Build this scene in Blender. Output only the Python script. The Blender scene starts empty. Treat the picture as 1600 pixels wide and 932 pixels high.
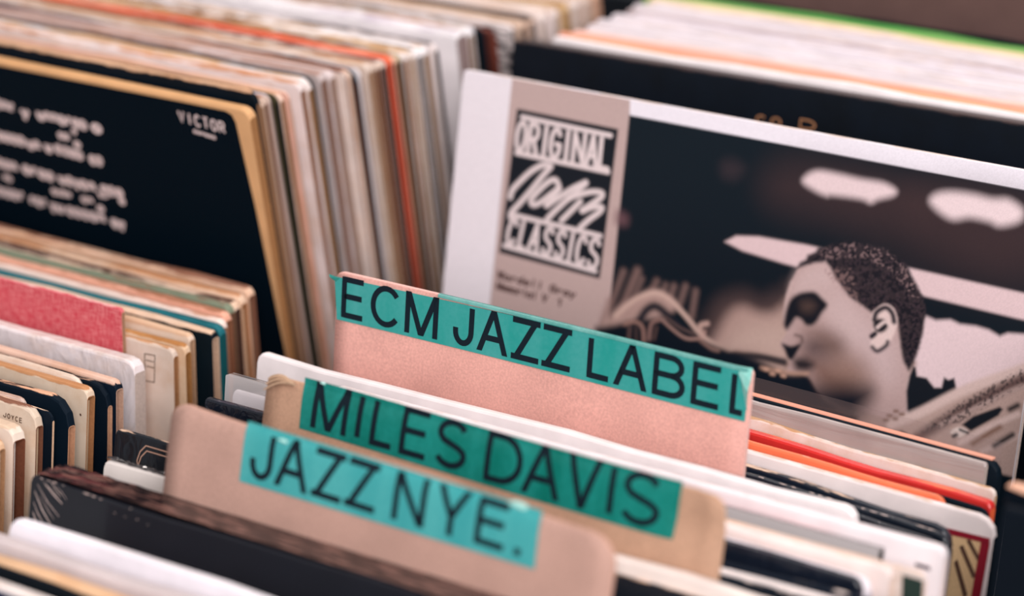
import bpy, bmesh, math, random
import numpy as np
from mathutils import Matrix, Vector

# ---------------------------------------------------------------- camera, light, exposure
SC = bpy.context.scene
COL = SC.collection
cam_data = bpy.data.cameras.new('camera')
cam = bpy.data.objects.new('camera', cam_data)
COL.objects.link(cam)
cam_data.sensor_width = 36.0
cam_data.lens = 36.0 * 3830.0 / 1600.0
cam_data.clip_start = 0.05
cam.location = (0.65551, -1.00303, 1.43850)
cam.rotation_euler = (math.radians(90 - 22), 0, math.radians(32))
cam_data.dof.use_dof = True
cam_data.dof.focus_distance = 1.088
cam_data.dof.aperture_fstop = (cam_data.lens / 1000.0) / 0.0235
cam_data.dof.aperture_blades = 0
SC.camera = cam

world = bpy.data.worlds.new('shop_world')
SC.world = world
world.use_nodes = True
wb = world.node_tree.nodes['Background']
wb.inputs[0].default_value = (1.0, 0.955, 0.97, 1)
wb.inputs[1].default_value = 0.45
SC.view_settings.view_transform = 'Standard'
SC.view_settings.look = 'None'
SC.view_settings.gamma = 1.0
SC.view_settings.use_curve_mapping = False
SC.view_settings.exposure = 0.0


def area(name, loc, target, size, power, color=(1, 0.93, 0.9), size_y=None):
    d = bpy.data.lights.new(name, 'AREA')
    d.energy = power
    d.color = color
    d.size = size
    if size_y:
        d.shape = 'RECTANGLE'
        d.size_y = size_y
    o = bpy.data.objects.new(name, d)
    COL.objects.link(o)
    o.location = loc
    v = Vector(target) - Vector(loc)
    o.rotation_euler = v.to_track_quat('-Z', 'Y').to_euler()
    return o


area('unseen_panel_light', (1.45, -1.55, 2.1), (0.1, -0.1, 1.0), 1.3, 58, (1, 0.95, 0.95))  # added key light, set low and frontal to brighten upright faces
area('unseen_panel_light', (-0.3, 0.9, 2.75), (0.0, 0.0, 1.0), 1.2, 8)
for lx, ly in ((-0.9, -0.5), (1.2, 0.3), (0.05, 0.55)):
    area('ceiling_spot_light', (lx, ly, 2.7), (0.1, -0.1, 1.0), 0.12, 5, (1, 0.9, 0.84))

ALB = 1.0


def lin(h, k=None):
    k = ALB if k is None else k
    out = []
    for c in (h if isinstance(h, tuple) else [int(h[i:i + 2], 16) for i in (0, 2, 4)]):
        c = c / 255
        out.append(min(0.9, k * (c / 12.92 if c <= 0.04045 else ((c + 0.055) / 1.055) ** 2.4)))
    return (*out, 1.0)


# ---------------------------------------------------------------- materials
def nt(name):
    m = bpy.data.materials.new(name)
    m.use_nodes = True
    t = m.node_tree
    return m, t, t.nodes, t.links, t.nodes['Principled BSDF']


_paper = {}


def paper(art, edge, H, wear=0.5, rough=0.6, spec=0.25, coat=0.0, bump=0.0, weave=False, streak=0):
    """Printed sleeve card: art colour, worn to the bare board along the top fold, faint mottling."""
    key = (art, edge, round(H, 4), wear, rough, spec, coat, bump, weave, streak)
    if key in _paper:
        return _paper[key]
    m, t, N, L, B = nt('sleeve_paper')
    tc = N.new('ShaderNodeTexCoord')
    oi = N.new('ShaderNodeObjectInfo')
    add = N.new('ShaderNodeVectorMath'); add.operation = 'ADD'
    mul = N.new('ShaderNodeVectorMath'); mul.operation = 'SCALE'
    mul.inputs['Scale'].default_value = 7.0
    comb = N.new('ShaderNodeCombineXYZ')
    L.new(oi.outputs['Random'], comb.inputs[0]); L.new(oi.outputs['Random'], comb.inputs[2])
    L.new(comb.outputs[0], mul.inputs[0])
    L.new(tc.outputs['Object'], add.inputs[0]); L.new(mul.outputs[0], add.inputs[1])
    sc = N.new('ShaderNodeMapping'); sc.inputs['Scale'].default_value = (0.35, 2.0, 1.0)
    L.new(add.outputs[0], sc.inputs[0])
    n1 = N.new('ShaderNodeTexNoise'); n1.inputs['Scale'].default_value = 260; n1.inputs['Detail'].default_value = 4
    L.new(sc.outputs[0], n1.inputs['Vector'])
    n2 = N.new('ShaderNodeTexNoise'); n2.inputs['Scale'].default_value = 45; n2.inputs['Detail'].default_value = 5
    L.new(add.outputs[0], n2.inputs['Vector'])
    sep = N.new('ShaderNodeSeparateXYZ'); L.new(tc.outputs['Object'], sep.inputs[0])
    r = N.new('ShaderNodeMapRange')
    r.inputs['From Min'].default_value = H - 0.0028; r.inputs['From Max'].default_value = H + 0.0002
    L.new(sep.outputs[2], r.inputs['Value'])
    a = N.new('ShaderNodeMath'); a.operation = 'MULTIPLY_ADD'
    a.inputs[1].default_value = 0.9; a.inputs[2].default_value = wear - 1.0
    L.new(r.outputs[0], a.inputs[0])
    b = N.new('ShaderNodeMath'); b.operation = 'ADD'
    L.new(a.outputs[0], b.inputs[0]); L.new(n1.outputs['Fac'], b.inputs[1])
    g = N.new('ShaderNodeMapRange'); g.inputs['From Min'].default_value = 0.42; g.inputs['From Max'].default_value = 0.56
    L.new(b.outputs[0], g.inputs['Value'])
    mx = N.new('ShaderNodeMix'); mx.data_type = 'RGBA'
    mx.inputs['A'].default_value = lin(art); mx.inputs['B'].default_value = lin(edge)
    L.new(g.outputs[0], mx.inputs['Factor'])
    mot = N.new('ShaderNodeMapRange'); mot.inputs['To Min'].default_value = 0.72; mot.inputs['To Max'].default_value = 1.2
    L.new(n2.outputs['Fac'], mot.inputs['Value'])
    vm = N.new('ShaderNodeVectorMath'); vm.operation = 'SCALE'
    L.new(mx.outputs['Result'], vm.inputs[0]); L.new(mot.outputs[0], vm.inputs['Scale'])
    last = vm.outputs[0]
    if wear >= 0.3:
        n3 = N.new('ShaderNodeTexNoise'); n3.inputs['Scale'].default_value = 22; n3.inputs['Detail'].default_value = 6
        n3.inputs['Roughness'].default_value = 0.7
        L.new(add.outputs[0], n3.inputs['Vector'])
        sr = N.new('ShaderNodeMapRange'); sr.inputs['From Min'].default_value = 0.46; sr.inputs['From Max'].default_value = 0.72
        sr.inputs['To Max'].default_value = 0.75
        L.new(n3.outputs['Fac'], sr.inputs['Value'])
        sm = N.new('ShaderNodeMix'); sm.data_type = 'RGBA'; sm.blend_type = 'MULTIPLY'
        L.new(sr.outputs[0], sm.inputs['Factor']); L.new(last, sm.inputs['A'])
        sm.inputs['B'].default_value = (0.80, 0.60, 0.42, 1)
        last = sm.outputs['Result']
    if weave:
        mp = N.new('ShaderNodeMapping'); mp.inputs['Scale'].default_value = (1, 0.02, 0.12)
        L.new(tc.outputs['Object'], mp.inputs[0])
        w1 = N.new('ShaderNodeTexNoise'); w1.inputs['Scale'].default_value = 1500; L.new(mp.outputs[0], w1.inputs['Vector'])
        mp2 = N.new('ShaderNodeMapping'); mp2.inputs['Scale'].default_value = (0.12, 0.02, 1)
        L.new(tc.outputs['Object'], mp2.inputs[0])
        w2 = N.new('ShaderNodeTexNoise'); w2.inputs['Scale'].default_value = 1500; L.new(mp2.outputs[0], w2.inputs['Vector'])
        wa = N.new('ShaderNodeMath'); wa.operation = 'ADD'; L.new(w1.outputs['Fac'], wa.inputs[0]); L.new(w2.outputs['Fac'], wa.inputs[1])
        wr = N.new('ShaderNodeMapRange'); wr.inputs['From Min'].default_value = 0.8; wr.inputs['From Max'].default_value = 1.3
        L.new(wa.outputs[0], wr.inputs['Value'])
        wm = N.new('ShaderNodeMix'); wm.data_type = 'RGBA'; L.new(wr.outputs[0], wm.inputs['Factor'])
        L.new(last, wm.inputs['A']); wm.inputs['B'].default_value = lin('dd8486')
        last = wm.outputs['Result']
    L.new(last, B.inputs['Base Color'])
    dark = max(lin(art)[:3]) < 0.03
    B.inputs['Roughness'].default_value = rough
    B.inputs['Specular IOR Level'].default_value = spec * (0.5 if dark and not coat else 1)
    if coat:
        B.inputs['Coat Weight'].default_value = coat
        B.inputs['Coat Roughness'].default_value = 0.12
    if bump:
        mpb = N.new('ShaderNodeMapping'); mpb.inputs['Scale'].default_value = (0.08, 1.0, 0.9) if streak else (1.0, 1.0, 0.5)
        mpb.inputs['Rotation'].default_value = (0, 0.0 if streak else 0.6, 0)
        L.new(tc.outputs['Object'], mpb.inputs[0])
        nb = N.new('ShaderNodeTexNoise'); nb.inputs['Scale'].default_value = 120; nb.inputs['Detail'].default_value = 3
        nb.inputs['Distortion'].default_value = 1.5
        L.new(mpb.outputs[0], nb.inputs['Vector'])
        bp = N.new('ShaderNodeBump'); bp.inputs['Strength'].default_value = bump; bp.inputs['Distance'].default_value = 0.002
        L.new(nb.outputs['Fac'], bp.inputs['Height']); L.new(bp.outputs[0], B.inputs['Normal'])
        if coat:
            L.new(bp.outputs[0], B.inputs['Coat Normal'])
    _paper[key] = m
    return m


_flat = {}


def flat(col, rough=0.6, spec=0.25, name='plain_card', speck=0.0, coat=0.0):
    """Plain board or ink with a little fibre speckle."""
    key = (col, rough, spec, name, speck, coat)
    if key in _flat:
        return _flat[key]
    m, t, N, L, B = nt(name)
    if speck:
        tc = N.new('ShaderNodeTexCoord')
        n1 = N.new('ShaderNodeTexNoise'); n1.inputs['Scale'].default_value = 900; n1.inputs['Detail'].default_value = 3
        n2 = N.new('ShaderNodeTexNoise'); n2.inputs['Scale'].default_value = 30; n2.inputs['Detail'].default_value = 4
        L.new(tc.outputs['Object'], n1.inputs['Vector']); L.new(tc.outputs['Object'], n2.inputs['Vector'])
        s = N.new('ShaderNodeMath'); s.operation = 'ADD'
        L.new(n1.outputs['Fac'], s.inputs[0]); L.new(n2.outputs['Fac'], s.inputs[1])
        r = N.new('ShaderNodeMapRange'); r.inputs['From Min'].default_value = 0.6; r.inputs['From Max'].default_value = 1.4
        r.inputs['To Min'].default_value = 1 - speck; r.inputs['To Max'].default_value = 1 + speck
        L.new(s.outputs[0], r.inputs['Value'])
        v = N.new('ShaderNodeVectorMath'); v.operation = 'SCALE'; v.inputs[0].default_value = lin(col)[:3]
        L.new(r.outputs[0], v.inputs['Scale']); L.new(v.outputs[0], B.inputs['Base Color'])
    else:
        B.inputs['Base Color'].default_value = lin(col)
    B.inputs['Roughness'].default_value = rough
    B.inputs['Specular IOR Level'].default_value = spec
    if coat:
        B.inputs['Coat Weight'].default_value = coat
        B.inputs['Coat Roughness'].default_value = 0.15
    _flat[key] = m
    return m


def film_mat(tint='cfc4c2', haze=0.25, name='clear_film'):
    """Thin clear plastic: mostly see-through, a little milky, glossy."""
    m, t, N, L, B = nt(name)
    N.remove(B)
    out = N['Material Output']
    tr = N.new('ShaderNodeBsdfTransparent'); tr.inputs[0].default_value = (0.97, 0.95, 0.95, 1)
    df = N.new('ShaderNodeBsdfDiffuse'); df.inputs[0].default_value = lin(tint)
    gl = N.new('ShaderNodeBsdfGlossy'); gl.inputs['Roughness'].default_value = 0.12
    tc = N.new('ShaderNodeTexCoord')
    nb = N.new('ShaderNodeTexNoise'); nb.inputs['Scale'].default_value = 60; nb.inputs['Distortion'].default_value = 1
    L.new(tc.outputs['Object'], nb.inputs['Vector'])
    bp = N.new('ShaderNodeBump'); bp.inputs['Strength'].default_value = 0.35; bp.inputs['Distance'].default_value = 0.002
    L.new(nb.outputs['Fac'], bp.inputs['Height']); L.new(bp.outputs[0], gl.inputs['Normal'])
    m1 = N.new('ShaderNodeMixShader'); m1.inputs[0].default_value = haze
    L.new(tr.outputs[0], m1.inputs[1]); L.new(df.outputs[0], m1.inputs[2])
    fr = N.new('ShaderNodeFresnel'); fr.inputs[0].default_value = 1.35
    L.new(bp.outputs[0], fr.inputs['Normal'])
    m2 = N.new('ShaderNodeMixShader'); L.new(fr.outputs[0], m2.inputs[0])
    L.new(m1.outputs[0], m2.inputs[1]); L.new(gl.outputs[0], m2.inputs[2])
    L.new(m2.outputs[0], out.inputs[0])
    return m


def attr_mat(name='printed_ink', rough=0.35, spec=0.3):
    m, t, N, L, B = nt(name)
    a = N.new('ShaderNodeAttribute'); a.attribute_name = 'ink'
    L.new(a.outputs['Color'], B.inputs['Base Color'])
    B.inputs['Roughness'].default_value = rough
    B.inputs['Specular IOR Level'].default_value = spec
    return m


# ---------------------------------------------------------------- helpers
def link(name, me, mat, parent=None):
    o = bpy.data.objects.new(name, me)
    COL.objects.link(o)
    for mm in (mat if isinstance(mat, (list, tuple)) else [mat]):
        me.materials.append(mm)
    if parent is not None:
        o.parent = parent
    return o


def pydata(name, verts, faces, smooth=False, mi=None):
    me = bpy.data.meshes.new(name)
    me.from_pydata(verts, [], faces)
    me.update()
    if smooth:
        me.polygons.foreach_set('use_smooth', [True] * len(me.polygons))
    if mi is not None:
        me.polygons.foreach_set('material_index', mi)
    return me


def box_data(x0, x1, y0, y1, z0, z1):
    v = [(x, y, z) for z in (z0, z1) for y in (y0, y1) for x in (x0, x1)]
    f = [(0, 2, 3, 1), (4, 5, 7, 6), (0, 1, 5, 4), (2, 6, 7, 3), (0, 4, 6, 2), (1, 3, 7, 5)]
    return v, f


def bevel_box(name, dims, mat, parent=None, r=0.001):
    x0, x1, y0, y1, z0, z1 = dims
    bm = bmesh.new()
    v, f = box_data(*dims)
    vs = [bm.verts.new(p) for p in v]
    for q in f:
        bm.faces.new([vs[i] for i in q])
    bm.normal_update()
    bmesh.ops.bevel(bm, geom=bm.edges[:], offset=r, segments=2, profile=0.5, affect='EDGES')
    me = bpy.data.meshes.new(name)
    bm.to_mesh(me)
    bm.free()
    return link(name, me, mat, parent)


def thing(name, label, cat, group=None, loc=(0, 0, 0), rot=0.0, lean=0.0, roll=0.0):
    o = bpy.data.objects.new(name, None)
    o.empty_display_size = 0.05
    COL.objects.link(o)
    M = Matrix.Translation(loc) @ Matrix.Rotation(math.radians(rot), 4, 'Z') @ Matrix.Rotation(math.radians(-lean), 4, 'X') @ Matrix.Rotation(math.radians(roll), 4, 'Y')
    o.matrix_world = M
    o['label'] = label
    o['category'] = cat
    if group:
        o['group'] = group
    return o


def cover_mesh(W, H, t, rl, rr, side, seed, wob=1.0):
    """Folded sleeve: spine at the left, fold over the top, mouth at the right (side 'open')."""
    R = random.Random(seed)
    p1, p2, p3 = (R.uniform(0, 6.28) for _ in range(3))
    cols = []
    for k in range(4):
        th = math.pi / 2 * k / 3
        cols.append((rl * (1 - math.cos(th)), H - rl + rl * math.sin(th)))
    n = 9
    for k in range(1, n):
        cols.append((rl + (W - rl - rr) * k / n, H))
    for k in range(4):
        th = math.pi / 2 * k / 3
        cols.append((W - rr + rr * math.sin(th), H - rr + rr * math.cos(th)))
    hr = min(t * 0.45, 0.0013)

    def sec(x, zt, off):
        dz = wob * (0.0006 * math.sin(x * 31 + p1) + 0.0004 * math.sin(x * 83 + p2)) * min(1, min(x, W - x) / 0.02 + 0.2)
        dy = wob * 0.0003 * math.sin(x * 23 + p3)
        zt = zt + dz - off
        a0, a1 = off, t - off
        h = max(0.0001, hr - off)
        return [(x, a0 + dy, 0.0), (x, a0 + dy * .6, zt * 0.55), (x, a0 + dy, zt - h), (x, a0 + h * .3 + dy, zt - h * .3), (x, a0 + h + dy, zt),
                (x, a1 - h + dy, zt), (x, a1 - h * .3 + dy, zt - h * .3), (x, a1 + dy, zt - h), (x, a1 + dy * .6, zt * 0.55), (x, a1 + dy, 0.0)]
    V, F, MI = [], [], []
    m = 10
    for (x, z) in cols:
        V += sec(x, z, 0.0)
    nc = len(cols)
    for i in range(nc - 1):
        for j in range(m - 1):
            F.append((i * m + j, (i + 1) * m + j, (i + 1) * m + j + 1, i * m + j + 1)); MI.append(0)
    F.append(tuple(range(m))); MI.append(1 if side == 'open' else 0)
    e = (nc - 1) * m
    if side == 'open' and t > 0.0016:
        c = 0.0005
        base = len(V)
        ins = [q for q in cols if q[0] > W - 0.09]
        for (x, z) in ins:
            V += sec(x, z, c)
        ni = len(ins)
        for i in range(ni - 1):
            for j in range(m - 1):
                F.append((base + i * m + j, base + i * m + j + 1, base + (i + 1) * m + j + 1, base + (i + 1) * m + j)); MI.append(1)
        for j in range(m - 1):
            F.append((e + j, base + (ni - 1) * m + j, base + (ni - 1) * m + j + 1, e + j + 1)); MI.append(1)
        F.append(tuple(base + j for j in reversed(range(m)))); MI.append(1)
    else:
        F.append(tuple(e + j for j in reversed(range(m)))); MI.append(1)
    me = pydata('cover', V, F, False, MI)
    return me


INNER = ['d9cfc6', 'cbb9a4', 'e2dad6', 'b79c80', '8c7660']


def sleeve(row):
    """row: one record sleeve of the tables below."""
    (loc, rot, lean, roll, W, H, t, art, edge, wear, rough, spec, rl, rr, side, label, group, ex) = row
    seed = hash(label) & 0xffff if False else sum(ord(c) * (i + 1) for i, c in enumerate(label))
    root = thing(ex.get('name', 'record_sleeve'), label, ex.get('cat', 'record sleeve'), group, loc, rot, lean, roll)
    if 'pale' in ex:   # a paler top print, nearer to white
        art = tuple(int(art[q:q + 2], 16) * (1 - ex['pale']) + 232 * ex['pale'] for q in (0, 2, 4))
    mA = paper(art, edge, H, wear, rough, spec, ex.get('coat', 0), ex.get('bump', 0), ex.get('weave', False), ex.get('streak', 0))
    rim = ex.get('rim', edge)
    if 'rimk' in ex:   # darker, browner board at the mouth
        rim = tuple(int(rim[q:q + 2], 16) * ex['rimk'] ** (1 + q * 0.12) for q in (0, 2, 4))
    mB = flat(rim, 0.8, 0.1, 'board_edge', 0.2)
    link('cover', cover_mesh(W, H, t, rl, rr, side, seed, ex.get('wob', 1.0)), [mA, mB], root)
    if side == 'open' and t > 0.0024:
        R = random.Random(seed)
        c = ex.get('inner') or INNER[R.randrange(len(INNER))]
        k = 0.5 * t - 0.0006
        v, f = box_data(0.003, W - 0.0012 - R.uniform(0, 0.002), t * .5 - k * .45, t * .5 + k * .35, 0.002, H - 0.006 - R.uniform(0, 0.003))
        link('inner_sleeve', pydata('inner_sleeve', v, f), flat(c, 0.8, 0.1, 'inner_paper', 0.08), root)
    return root


def sheet_mesh(name, W, H, t, rl, rr, warp, nx=24, nz=26, ztop=0.14):
    """Stiff card with rounded top corners; warp(x, z) -> (dx, dy, dz); finer near the top."""
    zs = [0.0, (H - ztop) * .5] + [H - ztop + ztop * (1 - (1 - k / nz) ** 1.7) for k in range(nz + 1)]

    def ext(z):
        d = H - z
        l = rl - math.sqrt(max(0, rl * rl - (rl - d) ** 2)) if d < rl else 0.0
        r = rr - math.sqrt(max(0, rr * rr - (rr - d) ** 2)) if d < rr else 0.0
        return l, W - r
    V, F = [], []
    rows = len(zs)
    for s in (0, 1):
        for z in zs:
            a, b = ext(z)
            for i in range(nx + 1):
                x = a + (b - a) * i / nx
                dx, dy, dz = warp(x, z)
                V.append((x + dx, dy + (t if s else 0.0), z + dz))
    w = nx + 1
    off = rows * w
    for j in range(rows - 1):
        for i in range(nx):
            q = (j * w + i, j * w + i + 1, (j + 1) * w + i + 1, (j + 1) * w + i)
            F.append(q)
            F.append(tuple(off + k for k in reversed(q)))
    MI = [0] * len(F)
    loop = [j * w for j in range(rows - 1, -1, -1)] + list(range(1, nx + 1)) + [j * w + nx for j in range(1, rows)] + [(rows - 1) * w + i for i in range(nx - 1, 0, -1)]
    for a, b in zip(loop, loop[1:] + loop[:1]):
        F.append((a, a + off, b + off, b)); MI.append(1)
    me = pydata(name, V, F, False, MI)
    me.polygons.foreach_set('use_smooth', [m == 0 for m in MI])
    return me


# stroke letters in a box 0..1 x 0..1 (pen centre lines, inset by half a pen at draw time)
def _arc(cx, cy, rx, ry, a0, a1, n=12):
    return [(cx + rx * math.cos(math.radians(a0 + (a1 - a0) * k / n)), cy + ry * math.sin(math.radians(a0 + (a1 - a0) * k / n))) for k in range(n + 1)]


GLY = {
    'E': [[(1, 1), (0, 1), (0, 0), (1, 0)], [(0, .53), (.93, .53)]],
    'C': [_arc(.5, .5, .5, .5, 38, 322, 22)],
    'M': [[(0, 0), (0, 1), (.5, .02), (1, 1), (1, 0)]],
    'J': [[(1, 1), (1, .32)] + _arc(.5, .32, .5, .32, 0, -180, 12)[1:] + [(0, .40)]],
    'A': [[(0, 0), (.5, 1), (1, 0)], [(.17, .33), (.83, .33)]],
    'Z': [[(0, 1), (1, 1), (0, 0), (1, 0)]],
    'L': [[(0, 1), (0, 0), (1, 0)]],
    'B': [[(0, .5), (0, 1), (.55, 1)] + _arc(.55, .76, .38, .24, 90, -90, 9)[1:] + [(0, .52)], [(.55, .52)] + _arc(.6, .26, .40, .26, 90, -90, 9)[1:] + [(0, 0), (0, .55)]],
    'I': [[(.5, 0), (.5, 1)]],
    'S': [_arc(.5, .755, .46, .245, 22, 200, 12) + [(.2, .57), (.78, .44)] + _arc(.5, .26, .5, .26, 22, -158, 13)],
    'D': [[(.4, 0), (0, 0), (0, 1), (.4, 1)] + _arc(.4, .5, .6, .5, 90, -90, 14)[1:]],
    'V': [[(0, 1), (.5, 0), (1, 1)]],
    'N': [[(0, 0), (0, 1), (1, 0), (1, 1)]],
    'Y': [[(0, 1), (.5, .45), (.5, 0)], [(1, 1), (.5, .45)]],
    'O': [_arc(.5, .5, .5, .5, 90, 450, 22)],
    'R': [[(0, 0), (0, 1), (.55, 1)] + _arc(.55, .74, .42, .26, 90, -90, 9)[1:] + [(0, .48)], [(.5, .48), (1, 0)]],
    'T': [[(0, 1), (1, 1)], [(.5, 1), (.5, 0)]],
    'G': [_arc(.5, .5, .5, .5, 40, 340, 20) + [(.97, .48), (.55, .48)]],
    'W': [[(0, 1), (.25, 0), (.5, .9), (.75, 0), (1, 1)]],
    '1': [[(.2, .8), (.6, 1), (.6, 0)]],
    'a': [_arc(.45, .3, .4, .3, 20, 340, 12), [(.88, .6), (.88, 0)]],
    'r': [[(.2, 0), (.2, .6)], [(.2, .4), (.5, .6), (.85, .55)]],
    'd': [_arc(.45, .3, .4, .3, 20, 340, 12), [(.88, 1), (.88, 0)]],
    'e': [[(.1, .32), (.9, .32)] + _arc(.5, .3, .42, .3, 10, 320, 12)],
    'l': [[(.5, 0), (.5, 1)]],
    'y': [[(.1, .6), (.5, 0)], [(.9, .6), (.3, -.3)]],
    'm': [[(.05, 0), (.05, .6), (.3, .6), (.5, .5), (.5, 0)], [(.5, .5), (.75, .6), (.95, .5), (.95, 0)]],
    'o': [_arc(.5, .3, .42, .3, 90, 450, 12)],
    'i': [[(.5, 0), (.5, .6)], [(.5, .85), (.5, .95)]],
    'u': [[(.1, .6), (.1, .2), (.3, 0), (.7, 0), (.9, .2), (.9, .6)]],
    'n': [[(.1, 0), (.1, .6)], [(.1, .45), (.4, .6), (.75, .55), (.9, .4), (.9, 0)]],
}


def stroke_mesh(strokes, pen, V, F, y, yfun=None):
    """Thick polylines with mitred joints on the plane y; appended to V, F."""
    for s in strokes:
        p = [Vector((a, b)) for a, b in s]
        n = len(p)
        L_, R_ = [], []
        for i in range(n):
            d0 = (p[i] - p[i - 1]).normalized() if i else None
            d1 = (p[i + 1] - p[i]).normalized() if i < n - 1 else None
            if d0 is None: d0 = d1
            if d1 is None: d1 = d0
            n0 = Vector((-d0.y, d0.x)); n1 = Vector((-d1.y, d1.x))
            mm = n0 + n1
            if mm.length < 1e-4:
                mm = n0.copy()
            mm.normalize()
            k = min(1.3, 1.0 / max(0.2, mm.dot(n0)))
            L_.append(p[i] + mm * pen / 2 * k)
            R_.append(p[i] - mm * pen / 2 * k)
        b = len(V)
        for a, c in zip(L_, R_):
            V.append((a.x, (y if yfun is None else yfun(a.x, a.y)), a.y)); V.append((c.x, (y if yfun is None else yfun(c.x, c.y)), c.y))
        for i in range(n - 1):
            F.append((b + 2 * i, b + 2 * i + 1, b + 2 * i + 3, b + 2 * i + 2))


def letter_strokes(ch, x0, x1, z0, z1, pen):
    h = pen / 2
    if ch == '.':
        c = (x0 + x1) / 2
        return [[(c, z0), (c, z0 + pen * 1.05)]]
    a, b, c, d = x0 + h, x1 - h, z0 + h, z1 - h
    return [[(a + (b - a) * u, c + (d - c) * v) for u, v in s] for s in GLY[ch]]


def para(xa, za, xb, zb, pen):
    h = pen / 2 * math.hypot(xb - xa, zb - za) / abs(zb - za)
    return [(xa - h, za), (xa + h, za), (xb + h, zb), (xb - h, zb)]


def letter_polys(ch, x0, x1, z0, z1, pen):
    """letters with slanted strokes, cut off square at cap height and base line"""
    xm = (x0 + x1) / 2
    h = pen * 0.56
    st = lambda x: [(x, z0), (x + pen, z0), (x + pen, z1), (x, z1)]
    bar = lambda a, b, z: [(a, z), (b, z), (b, z + pen), (a, z + pen)]
    if ch == 'M':
        return [st(x0), st(x1 - pen), para(x0 + h, z1, xm, z0, pen), para(x1 - h, z1, xm, z0, pen)]
    if ch == 'N':
        return [st(x0), st(x1 - pen), para(x0 + h, z1, x1 - h, z0, pen)]
    if ch == 'A':
        zc = z0 + (z1 - z0) * 0.27
        w = (x1 - x0) * 0.17
        return [para(x0 + h, z0, xm, z1, pen), para(x1 - h, z0, xm, z1, pen), bar(x0 + w, x1 - w, zc)]
    if ch == 'V':
        return [para(x0 + h, z1, xm, z0, pen), para(x1 - h, z1, xm, z0, pen)]
    if ch == 'Z':
        return [bar(x0, x1, z1 - pen), bar(x0, x1, z0), para(x0 + pen * .7, z0, x1 - pen * .7, z1, pen)]
    if ch == 'Y':
        zc = z0 + (z1 - z0) * 0.44
        return [[(xm - pen / 2, z0), (xm + pen / 2, z0), (xm + pen / 2, zc), (xm - pen / 2, zc)], para(x0 + h, z1, xm, zc - pen * .3, pen), para(x1 - h, z1, xm, zc - pen * .3, pen)]
    return None


def poly_rows(polys, V, F, yfun, n=14):
    for q in polys:
        (a, b, c, d) = q
        base = len(V)
        for k in range(n + 1):
            u = k / n
            for p0, p1 in ((a, d), (b, c)):
                x = p0[0] + (p1[0] - p0[0]) * u; z = p0[1] + (p1[1] - p0[1]) * u
                V.append((x, yfun(x, z), z))
        for k in range(n):
            F.append((base + 2 * k, base + 2 * k + 1, base + 2 * k + 3, base + 2 * k + 2))


def dense(strokes, step):
    out = []
    for s in strokes:
        q = [s[0]]
        for a, b in zip(s, s[1:]):
            n = max(1, int(math.hypot(b[0] - a[0], b[1] - a[1]) / step))
            q += [(a[0] + (b[0] - a[0]) * k / n, a[1] + (b[1] - a[1]) * k / n) for k in range(1, n + 1)]
        out.append(q)
    return out


# ---------------------------------------------------------------- ink painter (flat print on covers)
def smooth_closed(pts, n=4, closed=True):
    P = np.array(pts, float)
    m = len(P)
    out = []
    for i in range(m if closed else m - 1):
        p0, p1, p2, p3 = (P[(i + k) % m] if closed else P[min(max(i + k, 0), m - 1)] for k in (-1, 0, 1, 2))
        for k in range(n):
            t = k / n
            out.append(0.5 * ((2 * p1) + (-p0 + p2) * t + (2 * p0 - 5 * p1 + 4 * p2 - p3) * t * t + (-p0 + 3 * p1 - 3 * p2 + p3) * t ** 3))
    if not closed:
        out.append(P[-1])
    return np.array(out)


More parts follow.
